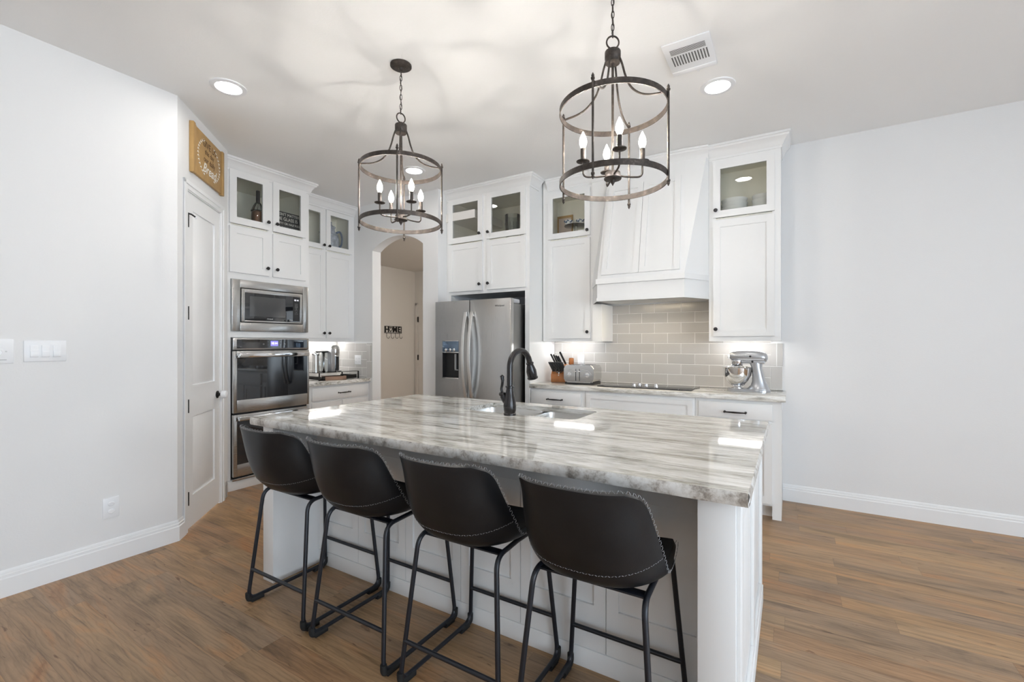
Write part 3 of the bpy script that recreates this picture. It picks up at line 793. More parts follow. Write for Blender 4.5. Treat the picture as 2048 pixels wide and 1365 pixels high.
bm = BM(); box(bm, hx0+.002, hx1-.002, -.004, .03, 1.262, 1.372, .002); obj('dispenser_panel', bm, M['ice_panel'], RF, label='glossy blue-grey dispenser panel')
for y0_, a_, b_z in ((-.006, 1.372, 1.378), (-.006, 1.252, 1.262), (-.008, .984, .994)):
    bm = BM(); box(bm, hx0, hx1, y0_, .02, a_, b_z); obj('dispenser_trim', bm, M['chrome'], RF)
for i, q in enumerate((.045, .10, .15)):
    bm = BM(); lathe(bm, [(.016, 0), (.016, .006), (.012, .009)], 16, Matrix.Translation((hx0+q+.01, -.004, 1.282)) @ Matrix.Rotation(PI/2, 4, 'X')); obj('dispenser_button', bm, M['chrome'], dp)
bm = BM(); box(bm, hx0+.155, hx0+.165, .01, .03, 1.07, 1.24); box(bm, hx0+.155, hx1-.01, .01, .03, 1.07, 1.078); obj('dispenser_paddle', bm, M['grey_detail'], dp)
for s, door, X0 in ((-1, fd, rx(-2.815)), (1, rd, rx(-2.738))):
    bm = BM(); n = 16; pts = []
    bb = bmesh.new(); rings = []
    for i in range(n+1):
        t = i/n; z = .80+.87*t; out = -.012-.055*math.sin(PI*t); side = X0
        w2, d2 = .016, .008
        rings.append([bb.verts.new((side+a_*w2, out+b_*d2, z)) for a_, b_ in ((-1, -1), (1, -1), (1, 1), (-1, 1))])
    for p, q in zip(rings, rings[1:]):
        for j in range(4): bb.faces.new((p[j], p[(j+1) % 4], q[(j+1) % 4], q[j]))
    bb.faces.new(rings[0][::-1]); bb.faces.new(rings[-1]); bmesh.ops.recalc_face_normals(bb, faces=bb.faces)
    bmesh.ops.bevel(bb, geom=[e for e in bb.edges if abs(e.verts[0].co.z-e.verts[1].co.z) > .02], offset=.003, segments=2, affect='EDGES')
    merge(bm, bb)
    for z in (.83, 1.64): box(bm, X0-.010, X0+.010, -.022, 0, z-.014, z+.014)
    obj('door_handle', bm, M['handle_steel'], door, label='bowed steel bar handle')

# ---------------------------------------------------------------- range wall cabinets
def rw(name, label, X0, X1, face, doors_z, knob_right, leg=None):
    t_ = thing(name, label, 'cabinet', (X0, face, 0), 0)
    w = X1-X0; d = 4.573-face; b_ = BM()
    z0 = 1.37
    box(b_, 0, w, 0, d, z0+.012, 2.415); box(b_, 0, w, 0, d, 2.905, H-.003); box(b_, 0, .018, .02, d-.018, 2.415, 2.905); box(b_, w-.018, w, .02, d-.018, 2.415, 2.905); box(b_, 0, w, d-.018, d, 2.415, 2.905)
    box(b_, 0, .085 if w > .54 else .055, 0, .02, 2.415, 2.905); box(b_, w-.06, w, 0, .02, 2.415, 2.905)
    box(b_, 0, w, 0, .02, z0, z0+.012); box(b_, 0, .02, .02, d, z0, z0+.012); box(b_, w-.02, w, .02, d, z0, z0+.012)
    obj('cabinet_body', b_, M['cab'], t_)
    cell(t_, .02, w-.02, d-.02, 2.417, 2.903)
    b2 = BM(); box(b2, .06, w-.06, d-.16, d-.12, z0+.003, z0+.012); obj('light_strip', b2, M['strip_e'], t_, label='lit strip under the cabinet')
    return t_
WL = rw('wall_cabinet', 'white wall cabinet with a glazed top door, between refrigerator and range hood', -2.22, -1.665, 4.27, None, 1)
crown(WL, [(.055, 0), (.555, 0)])
shaker('cabinet_door', WL, .063, .530, 2.428, 2.905, True, .057, (.508, 2.475)); shaker('cabinet_door', WL, .063, .530, 1.40, 2.405, False, .057, (.508, 1.465))
WRt = rw('wall_cabinet', 'white wall cabinet with a glazed top door, right of the range hood', -.600, -.062, 4.27, None, 1)
crown(WRt, [(.0, 0), (.538, 0), (.538, .303)])
shaker('cabinet_door', WRt, .035, .495, 2.430, 2.900, True, .057, (.058, 2.490)); shaker('cabinet_door', WRt, .035, .495, 1.412, 2.402, False, .057, (.058, 1.473))

# range hood (world coordinates, centre X = -1.13)
RH = thing('range_hood', 'large white panelled range hood tapering above the cooktop', 'range hood', (-1.1325, 4.25, 0), 0)
hw, sw = .382, .5315      # half width of the front, half width at the cabinets
fy = -.26                 # front plane of the lower box
def hoodpoly(e=0): return [(-sw, .0), (-hw-e*.4, fy-e), (hw+e*.4, fy-e), (sw, .0), (sw, .322), (-sw, .322)]
bm = BM(); prism(bm, [(-sw, .02), (-hw, fy), (hw, fy), (sw, .02), (sw, .04), (hw-.01, fy+.03), (-hw+.01, fy+.03), (-sw, .04)], 1.735, 1.905); obj('valance', bm, M['cab'], RH)
bm = BM()
prism(bm, [(-sw, .0), (-hw-.006, fy-.022), (hw+.006, fy-.022), (sw, .0), (sw, .322), (-sw, .322)], 1.893, 1.940)
prism(bm, [(-sw, .012), (-hw-.003, fy-.010), (hw+.003, fy-.010), (sw, .012), (sw, .035), (hw-.01, fy+.03), (-hw+.01, fy+.03), (-sw, .035)], 1.735, 1.765)
obj('ledge_molding', bm, M['cab'], RH)
bm = BM()   # tapered upper body
bb = bmesh.new(); zt = H-.003
lo = [(-sw, .0), (-hw, fy), (hw, fy), (sw, .0), (sw, .322), (-sw, .322)]; hi = [(-sw, -.005), (-.345, -.03), (.345, -.03), (sw, -.005), (sw, .322), (-sw, .322)]
vl = [bb.verts.new((x, y, 1.938)) for x, y in lo]; vh = [bb.verts.new((x, y, zt)) for x, y in hi]
for i in range(6): bb.faces.new((vl[i], vl[(i+1) % 6], vh[(i+1) % 6], vh[i]))
bb.faces.new(vl[::-1]); bb.faces.new(vh); bmesh.ops.recalc_face_normals(bb, faces=bb.faces); merge(bm, bb)
obj('hood_body', bm, M['cab'], RH)
bm = BM(); box(bm, -sw+.002, sw-.002, .25, .321, 1.78, 1.937); prism(bm, [(-sw+.004, .04), (-hw+.02, fy+.032), (hw-.02, fy+.032), (sw-.004, .04), (sw-.004, .32), (-sw+.004, .32)], 1.752, 1.78); obj('hood_liner', bm, M['wood_pale'] if False else M['cab'], RH)
# front panels lie on the sloping face
ang = math.atan2((-.03-fy), (zt-1.938))
slope = Matrix.Translation((0, fy, 1.938)) @ Matrix.Rotation(-ang, 4, 'X')
for s in (-1, 1):
    b_ = BM(); z0, z1 = .035, .90; st = .05
    xo0, xo1 = .345, .352-.03; xi = .0015
    def quad(b_, pts, y0, y1):
        q = bmesh.new(); A = [q.verts.new((x, y0, z)) for x, z in pts]; B = [q.verts.new((x, y1, z)) for x, z in pts]
        q.faces.new(A); q.faces.new(B[::-1])
        for i in range(len(pts)): q.faces.new((A[i], A[(i+1) % len(pts)], B[(i+1) % len(pts)], B[i]))
        bmesh.ops.recalc_face_normals(q, faces=q.faces); merge(b_, q)
    quad(b_, [(s*xi, z0), (s*(xi+st), z0), (s*(xi+st), z1), (s*xi, z1)], -.018, 0)
    quad(b_, [(s*(xo0-st), z0), (s*xo0, z0), (s*xo1, z1), (s*(xo1-st), z1)], -.018, 0)
    quad(b_, [(s*(xi+st), z0), (s*(xo0-st), z0), (s*(xo0-st), z0+st), (s*(xi+st), z0+st)], -.018, 0)
    quad(b_, [(s*(xi+st), z1-st), (s*(xo1-st), z1-st), (s*(xo1-st), z1), (s*(xi+st), z1)], -.018, 0)
    quad(b_, [(s*(xi+st), z0+st), (s*(xo0-st), z0+st), (s*(xo1-st), z1-st), (s*(xi+st), z1-st)], -.009, 0)
    bmesh.ops.transform(b_, matrix=slope, verts=b_.verts)
    obj('front_panel', b_, M['cab'], RH)
bm = BM(); sweep(bm, [(-sw, -.005), (-.345, -.03), (.345, -.03), (sw, -.005)], [(o, z+zt) for o, z in CROWN]); obj('crown_molding', bm, M['cab'], RH)
for s in (-1,):
    bm = BM(); box(bm, -sw, -sw+.10, .0, .322, 1.37, 1.735); obj('side_filler', bm, M['cab'], RH)
bm = BM(); box(bm, -.25, .25, fy+.04, fy+.085, 1.7485, 1.7515); obj('hood_light', bm, M['hood_e'], RH, label='warm lit strip under the hood')

# base cabinets under the range counter
def base(name, label, X0, X1):
    t_ = thing(name, label, 'cabinet', (X0, 4.02, 0), 0); w = X1-X0; b_ = BM()
    box(b_, 0, w, 0, .553, .10, .905); box(b_, 0, w, .07, .553, 0, .10)
    return t_, b_, w
t_, bm, w = base('base_cabinet', 'white base cabinet with a drawer, left of the cooktop', -2.229, -1.646)
obj('cabinet_body', bm, M['cab'], t_)
bm = BM(); box(bm, .01, .545, -.02, 0, .757, .875, .003); d_ = obj('drawer', bm, M['cab'], t_); pull(d_, .28, .805, .15, -.02)
shaker('cabinet_door', t_, .01, .27, .12, .735); shaker('cabinet_door', t_, .285, .545, .12, .735)
t_, bm, w = base('base_cabinet', 'wide white base cabinet under the cooktop', -1.644, -.672)
obj('cabinet_body', bm, M['cab'], t_)
shaker('cabinet_door', t_, .02, .955, .70, .875, st=.04); shaker('cabinet_door', t_, .02, .48, .12, .68); shaker('cabinet_door', t_, .495, .955, .12, .68)
t_, bm, w = base('base_cabinet', 'white base cabinet at the right end of the range wall', -.670, -.055)
box(bm, w-.06, w+.001, -.001, .5525, 0, .9052)
obj('cabinet_body', bm, M['cab'], t_)
bm = BM(); box(bm, .03, .555, -.02, 0, .757, .880, .003); d_ = obj('drawer', bm, M['cab'], t_); pull(d_, .30, .807, .15, -.02)
shaker('cabinet_door', t_, .03, .285, .12, .735); shaker('cabinet_door', t_, .30, .555, .12, .735)
bm = BM(); box(bm, -2.231, -.026, 3.985, 4.5735, .906, .945, .004); tag(obj('countertop', bm, M['granite']), 'long granite counter along the range wall', 'countertop')

# cooktop
CT = thing('cooktop', 'flat black glass cooktop set in the range counter', 'cooktop', (-1.13, 4.28, .9455), 0)
bm = BM(); box(bm, -.42, .42, -.20, .225, 0, .008, .002); obj('glass_surface', bm, M['black_glass'], CT)
for x, y in ((-.10, -.09), (-.075, .0), (.0, -.045), (.075, .0), (.10, -.09)):
    b_ = BM(); lathe(b_, [(.021, .008), (.021, .013), (.016, .015), (.015, .030), (.012, .032)], 20, Matrix.Translation((x, y, 0))); obj('control_knob', b_, M['chrome'], CT)

# ---------------------------------------------------------------- island
IS = thing('kitchen_island', 'white kitchen island with panelled back and corner posts', 'kitchen island', (-1.356, 2.1, 0), 0)
def il(X): return X+1.356
def iy(Y): return Y-2.1
IZ = .89
bm = BM()
box(bm, il(-2.478), il(-.15), iy(1.80), iy(1.815), 0, IZ); box(bm, il(-2.478), il(-.15), iy(2.715), iy(2.73), 0, IZ); box(bm, il(-2.478), il(-2.46), iy(1.815), iy(2.715), 0, IZ); box(bm, il(-.17), il(-.15), iy(1.815), iy(2.715), 0, IZ)
obj('cabinet_body', bm, M['cab'], IS)
for xa, xb in ((-2.577, -2.478), (-.242, -.135)):      # end walls reaching out under the overhang
    bm = BM(); box(bm, il(xa), il(xb), iy(1.486), iy(2.73), 0, IZ, .0025); obj('end_panel', bm, M['cab'], IS)
# framed panel on the right end
bm = BM(); X = il(-.135)
for (y0, y1, z0, z1, t) in ((1.50, 1.60, 0.0, IZ, .012), (2.62, 2.72, 0, IZ, .012), (1.60, 2.62, 0, .14, .012), (1.60, 2.62, .80, IZ, .012), (2.06, 2.15, .14, .80, .012), (1.50, 2.72, 0, .09, .016)):
    box(bm, X, X+t, iy(y0), iy(y1), z0, z1, .002)
obj('side_framing', bm, M['cab'], IS)
# stool side: base board, rails, stiles and the apron
def bx(b_, X0, X1, Y0, Y1, z0, z1, bv=.002): box(b_, il(X0), il(X1), iy(Y0), iy(Y1), z0, z1, bv)
bm = BM(); bx(bm, -2.478, -.242, 1.778, 1.80, 0, .082); obj('base_board', bm, M['cab'], IS)
seams = [-2.125, -1.753, -1.382, -1.042, -.639]
edges = [-2.478]+seams+[-.242]
for i in range(len(edges)-1):
    a, b = edges[i], edges[i+1]; l = a+.0015 if i else a; r = b-.0015; sl = .05 if i else .04; sr = .05
    bm = BM(); bx(bm, l, l+sl, 1.782, 1.80, .084, .73, 0); bx(bm, r-sr, r, 1.782, 1.80, .084, .73, 0)
    bx(bm, l+sl, r-sr, 1.782, 1.80, .084, .27, 0); bx(bm, l+sl, r-sr, 1.782, 1.80, .682, .73, 0); bx(bm, l+sl, r-sr, 1.792, 1.80, .27, .682, .0)
    obj('back_panel', bm, M['cab'], IS)
bm = BM(); bx(bm, -2.478, -.242, 1.765, 1.80, .735, IZ); obj('apron', bm, M['cab'], IS)
# range side doors
for i in range(5):
    a = -2.44+i*.455; shx = BM(); box(shx, il(a), il(a+.44), iy(2.73), iy(2.75), .12, .86, .002); obj('cabinet_door', shx, M['cab'], IS)

# island top with a cut-out for the sink
TX0, TX1, TY0, TY1 = -2.628, -.100, 1.443, 2.816
SX0, SX1, SY0, SY1 = -1.81, -1.01, 2.325, 2.70
def rrect(x0, x1, y0, y1, r, n=6):
    o_ = []
    for cxx, cyy, s in ((x1-r, y1-r, 0), (x0+r, y1-r, 1), (x0+r, y0+r, 2), (x1-r, y0+r, 3)):
        for i in range(n+1):
            a = (s+i/n)*PI/2; o_.append((cxx+r*math.cos(a), cyy+r*math.sin(a)))
    return o_
def slab(z0, z1, m_name, name):
    b_ = bmesh.new(); inner = rrect(SX0, SX1, SY0, SY1, .05)
    outer = []
    n = len(inner); cxs, cys = (SX0+SX1)/2, (SY0+SY1)/2
    # split the slab into four plates around the hole plus a fitted ring
    b2 = BM()
    return b2
def ring_plate(x0, x1, y0, y1, z0, z1):
    """rectangle with the rounded sink opening"""
    b_ = bmesh.new(); inn = rrect(SX0, SX1, SY0, SY1, .055, 6); m_ = 7
    cor = [(x1, y1), (x0, y1), (x0, y0), (x1, y0)]
    for z, fl in ((z1, 0), (z0, 1)):
        vi = [b_.verts.new((x, y, z)) for x, y in inn]; vc = [b_.verts.new((x, y, z)) for x, y in cor]
        for q in range(4):
            seg = vi[q*m_:(q+1)*m_]
            for i in range(m_-1):
                f = (vc[q], seg[i+1], seg[i]) if not fl else (vc[q], seg[i], seg[i+1]); b_.faces.new(f)
            nxt = vi[((q+1)*m_) % len(vi)]
            f = (vc[q], vc[(q+1) % 4], nxt, seg[-1]); b_.faces.new(f if not fl else f[::-1])
        if fl == 0: top = (vi, vc)
        else: bot = (vi, vc)
    for A, B in ((top[0], bot[0]), (top[1], bot[1])):
        for i in range(len(A)): b_.faces.new((A[i], A[(i+1) % len(A)], B[(i+1) % len(A)], B[i]))
    bmesh.ops.recalc_face_normals(b_, faces=b_.faces)
    return b_
IT = thing('island_countertop', 'large polished granite island top with streaked grey veins', 'countertop', (0, 0, 0), 0)
obj('stone_slab', ring_plate(TX0, TX1, TY0, TY1, .900, .930), M['granite'], IT)
bm = BM(); box(bm, TX0+.004, TX1-.004, TY0+.004, 1.80, .8905, .8995); box(bm, TX0+.004, TX1-.004, 2.716, TY1-.002, .8905, .8995)
box(bm, TX0+.004, -2.462, 1.80, 2.716, .8905, .8995); box(bm, -.165, TX1-.004, 1.80, 2.716, .8905, .8995); obj('edge_lamination', bm, M['granite_edge'], IT)
# rough chiselled front and side edge
bm = BM(); random.seed(3)
def rough_edge(p0, p1, nrm, zb, zt_, segs):
    bb = bmesh.new(); cols = []
    for i in range(segs+1):
        t = i/segs; x = p0[0]+(p1[0]-p0[0])*t; y = p0[1]+(p1[1]-p0[1])*t; col = []
        for j, (zz, o) in enumerate(((zb, .001), (zb+.008, .004), (zb+.022, .0055), (zb+.035, .004), (zt_, .0))):
            jit = random.uniform(-.0009, .0009) if 0 < j < 4 else (random.uniform(-.001, .001) if j == 0 else 0)
            col.append(bb.verts.new((x+nrm[0]*(o+jit), y+nrm[1]*(o+jit), zz)))
        cols.append(col)
    for a, b in zip(cols, cols[1:]):
        for j in range(4): f = bb.faces.new((a[j], b[j], b[j+1], a[j+1])); f.smooth = True
    merge(bm, bb)
rough_edge((TX0, TY0), (TX1, TY0), (0, -1), .8895, .9305, 220)
rough_edge((TX0, TY1), (TX0, TY0), (-1, 0), .8895, .9305, 110)
rough_edge((TX1, TY0), (TX1, TY1), (1, 0), .8895, .9305, 110)
obj('chiselled_edge', bm, M['granite_edge'], IT, label='rough chiselled stone edge')

# sink
SK = thing('kitchen_sink', 'undermount stainless steel double-bowl sink in the island top', 'sink', (0, 0, 0), 0)
def bowl(x0, x1, y0, y1, zt_, zb):
    b_ = bmesh.new(); lv = []
    for (e, z, r) in ((0, zt_, .05), (.004, zt_-.03, .05), (.010, zb+.04, .06), (.03, zb+.008, .06), (.06, zb, .05)):
        lv.append([b_.verts.new((x, y, z)) for x, y in rrect(x0+e, x1-e, y0+e, y1-e, r, 5)])
    for a, b in zip(lv, lv[1:]):
        for i in range(len(a)): f = b_.faces.new((a[i], a[(i+1) % len(a)], b[(i+1) % len(a)], b[i])); f.smooth = True
    b_.faces.new(lv[-1])
    o_ = BM(); merge(o_, b_); return o_
obj('sink_bowl', bowl(-1.82, -1.385, 2.318, 2.708, .899, .70), M['sink'], SK, recalc=False)
obj('sink_bowl', bowl(-1.360, -1.000, 2.318, 2.708, .899, .70), M['sink'], SK, recalc=False)
bm = BM(); box(bm, -1.394, -1.351, 2.322, 2.704, .874, .890, .004); obj('divider', bm, M['sink'], SK)
for x in (-1.60, -1.17):
    bm = BM(); lathe(bm, [(.042, .700), (.044, .703), (.034, .7045), (.02, .703)], 20, Matrix.Translation((x, 2.5, .001))); obj('drain', bm, M['chrome'], SK)

# faucet
FA = thing('kitchen_faucet', 'dark bronze gooseneck faucet behind the island sink', 'faucet', (-1.408, 2.284, .930), math.radians(-8))
bm = BM(); lathe(bm, [(.037, 0), (.037, .010), (.033, .014), (.037, .03), (.038, .055), (.034, .085), (.026, .12), (.021, .150), (.021, .160), (.026, .163), (.026, .170), (.018, .173)], 28); obj('faucet_body', bm, M['bronze'], FA, smooth=True)
pts = [(0, 0, .17), (0, 0, .27)]
for i in range(17):
    a = PI-PI*i/16*.93; pts.append((0, .098+.098*math.cos(a), .28+.098*math.sin(a)))
bm = BM(); tube(bm, pts, [.0178]*2+[.0178]*17, 16)
obj('spout', bm, M['bronze'], FA)
e1 = Vector(pts[-1]); dirv = (Vector(pts[-1])-Vector(pts[-2])).normalized()
rotm = Vector((0, 0, 1)).rotation_difference(dirv).to_matrix().to_4x4()
bm = BM(); lathe(bm, [(.018, -.004), (.024, .0), (.024, .007), (.020, .011), (.026, .03), (.032, .055), (.031, .085), (.029, .093), (.034, .096), (.033, .104), (.02, .106)], 24, Matrix.Translation(e1) @ rotm); obj('spray_head', bm, M['bronze'], FA, smooth=True)
bm = BM(); box(bm, -.008, .008, .225, .234, .24, .268, .003); obj('spray_button', bm, M['bronze'], FA)
bm = BM(); tube(bm, [(-.01, 0, .050), (-.034, -.002, .085), (-.048, -.004, .112)], [.014, .020, .021], 14)
lathe(bm, [(.004, -.014), (.020, -.010), (.024, .0), (.019, .010), (.006, .015)], 16, Matrix.Translation((-.052, -.004, .120)))
tube(bm, [(-.054, -.004, .124), (-.062, -.004, .150), (-.054, -.004, .185), (-.052, -.004, .205), (-.056, -.004, .216)], [.009, .008, .0085, .010, .012], 12)
lathe(bm, [(.003, -.008), (.013, -.003), (.013, .005), (.004, .013)], 14, Matrix.Translation((-.056, -.004, .222)))
obj('lever_handle', bm, M['bronze'], FA, smooth=True)

# ---------------------------------------------------------------- bar stools (local: origin at floor centre, back towards -y)
def crm(pts, n):
    """Catmull-Rom through points"""
    P_ = [Vector(p) for p in pts]; P_ = [P_[0]*2-P_[1]]+P_+[P_[-1]*2-P_[-2]]; out = []
    for i in range(1, len(P_)-2):
        for j in range(n):
            t = j/n; a, b, c, d = P_[i-1:i+3]
            out.append(.5*((2*b)+(c-a)*t+(2*a-5*b+4*c-d)*t*t+(3*b-a-3*c+d)*t**3))
    out.append(P_[-2]); return out
# centre line, edge line and half width, back top -> seat front (y, z)
CEN = [(-.335, .938), (-.325, .86), (-.300, .76), (-.262, .68), (-.19, .618), (-.08, .600), (.05, .606), (.135, .628), (.160, .640)]
EDG = [(-.272, .940), (-.215, .885), (-.170, .800), (-.122, .715), (-.075, .652), (-.01, .640), (.06, .645), (.125, .655), (.150, .655)]
WID = [.181, .197, .212, .221, .223, .221, .216, .209, .200]
data = crm([(c[0], c[1], 0) for c in CEN], 5), crm([(e[0], e[1], 0) for e in EDG], 5), crm([(w, 0, 0) for w in WID], 5)
NU = 24
def shell_pt(i, u):
    c, e, w = data[0][i], data[1][i], data[2][i].x
    k = abs(u)**2.6
    y = c.x+(e.x-c.x)*k; z = c.y+(e.y-c.y)*k
    n_ = len(data[0])-1
    # rounded corners at the top of the back and the front of the seat
    x = w*math.sin(u*PI/2*.985)/math.sin(PI/2*.985)*.35+w*u*.65
    return Vector((x, y, z))
def make_shell():
    b_ = bmesh.new(); n_ = len(data[0]); g = []
    us = [-1+2*j/NU for j in range(NU+1)]
    for i in range(n_):
        row = []
        for u in us:
            # pull the first/last rows in near the corners
            ii = i; p = shell_pt(i, u)
            if i < 5:
                s = max(0, abs(u)-.80)/.20; f = (1-i/5)
                p2 = shell_pt(5, u); p = p.lerp(p2, .42*s*s*f)
            if i > n_-5:
                s = max(0, abs(u)-.72)/.28; f = (i-(n_-5))/4
                p2 = shell_pt(n_-5, u); p = p.lerp(p2, .5*s*s*f)
            row.append(b_.verts.new(p))
        g.append(row)
    for i in range(n_-1):
        for j in range(NU):
            f = b_.faces.new((g[i][j], g[i][j+1], g[i+1][j+1], g[i+1][j])); f.smooth = True
    rim = [g[0][j].co.copy() for j in range(NU+1)]+[g[i][NU].co.copy() for i in range(1, n_)]+[g[n_-1][j].co.copy() for j in range(NU-1, -1, -1)]+[g[i][0].co.copy() for i in range(n_-2, 0, -1)]
    seam = []
    for j in range(NU+1):      # the stitched seam low around the back
        i = 15; seam.append(g[i][j].co.copy())
    return b_, rim, seam, g
sb_, rim, seam, grid = make_shell()
cent = Vector((0, -.08, .72))
def stitches(bm, line, step, w, r, nrm_c, closed):
    P_ = [Vector(p) for p in line]
    if closed: P_.append(P_[0])
    L = [0]
    for a, b in zip(P_, P_[1:]): L.append(L[-1]+(b-a).length)
    tot = L[-1]; n = int(tot/step); q = 0; pts = []
    for k in range(n+1):
        s = tot*k/n
        while q < len(L)-2 and L[q+1] < s: q += 1
        f = (s-L[q])/max(1e-9, L[q+1]-L[q]); p = P_[q].lerp(P_[q+1], f); t = (P_[q+1]-P_[q]).normalized()
        out = (p-nrm_c); out = (out-t*out.dot(t)).normalized(); side = t.cross(out)
        pts.append((p, out, side, t))
    for k in range(0, n, 1):
        p, out, side, t = pts[k]
        s = 1 if k % 2 else -1
        yield p, out, side*s, t
def build_stool():
    root = thing('bar_stool', '', 'stool')
    b_ = BM(); merge(b_, sb_)
    seat = obj('seat_shell', b_, M['leather'], root)
    # face normals must look outward for an even thickness
    so = seat.modifiers.new('thickness', 'SOLIDIFY'); so.thickness = .020; so.offset = 0; so.use_even_offset = True
    bv = seat.modifiers.new('round', 'BEVEL'); bv.width = .007; bv.segments = 3; bv.limit_method = 'ANGLE'; bv.angle_limit = math.radians(50)
    sh_ = BM()
    for p, out, side, t in stitches(sh_, rim, .0105, .004, .001, cent, True):
        c = p+out*.0112
        tube(sh_, [c-side*.0045-t*.003, c+out*.001, c+side*.0045+t*.003], .00085, 4)
    obj('rim_stitching', sh_, M['thread'], root, label='grey zigzag stitching around the rim')
    sh_ = BM()
    for p, out, side, t in stitches(sh_, seam, .009, .003, .001, Vector((0, -.05, .78)), False):
        c = p+out*.0108
        tube(sh_, [c-side*.0015-t*.0028, c+side*.0015+t*.0028], .00085, 4)
    obj('seam_stitching', sh_, M['thread'], root, label='grey stitching across the lower back')
    R_ = .0095
    for s in (-1, 1):
        zf = .021; yr, yf = -.228, .228; xb, xt = s*.232, s*.185
        rear = [(xt-s*.004, -.02, .592), (xt, -.175, .588), (xb, yr-.004, zf), (xb, yr+.10, zf)]
        rp = fillet(rear, .052, 7); b_ = BM(); tube(b_, rp, R_, 12); obj('leg', b_, M['frame_metal'], root)
        front = [(xt-s*.004, -.02, .592), (xt, .190, .590), (xb, yf+.004, zf), (xb, yf-.10, zf)]
        fp = fillet(front, .052, 7); b_ = BM(); tube(b_, fp, R_, 12); obj('leg', b_, M['frame_metal'], root)
        b_ = BM(); tube(b_, [(xb, yr+.098, zf), (xb, yf-.098, zf)], R_, 12); obj('floor_runner', b_, M['frame_metal'], root)
        for y0, sg in ((yr, 1), (yf, -1)):
            b_ = BM(); tube(b_, fillet([(xb, y0-sg*.003, .055), (xb, y0-sg*.002, .017), (xb, y0+sg*.075, .014)], .05, 6), .0135, 10); box(b_, xb-.011, xb+.011, min(y0+sg*.012, y0+sg*.078), max(y0+sg*.012, y0+sg*.078), .0005, .014, .002)
            obj('foot_pad', b_, M['rubber'], root)
    for y, z in ((-.218, .178), (.219, .188)):
        b_ = BM(); xx = .232-.047*(z-.02)/.57; tube(b_, [(-xx, y, z), (xx, y, z)], .0088, 12); obj('footrest', b_, M['frame_metal'], root)
    for y in (-.13, .10):
        b_ = BM(); box(b_, -.186, .186, y-.02, y+.02, .583, .589, .001); obj('seat_bracket', b_, M['frame_metal'], root)
    return root
stool = build_stool()
labels = ['black leather bar stool farthest from the camera, against the left end of the island', 'black leather bar stool second from the island\'s left end, overlapping the farthest stool',
          'black leather bar stool between the second stool and the nearest one', 'nearest black leather bar stool, beside the right post of the island']
for i, (x, y) in enumerate(((-2.172, 1.538), (-1.632, 1.530), (-1.079, 1.534), (-.552, 1.526))):
    if i == 0: stool.location = (x, y, 0); stool['label'] = labels[0]; stool['group'] = 'bar stools along the island'
    else: dup(stool, (x, y, 0), 0, labels[i], 'bar stools along the island')

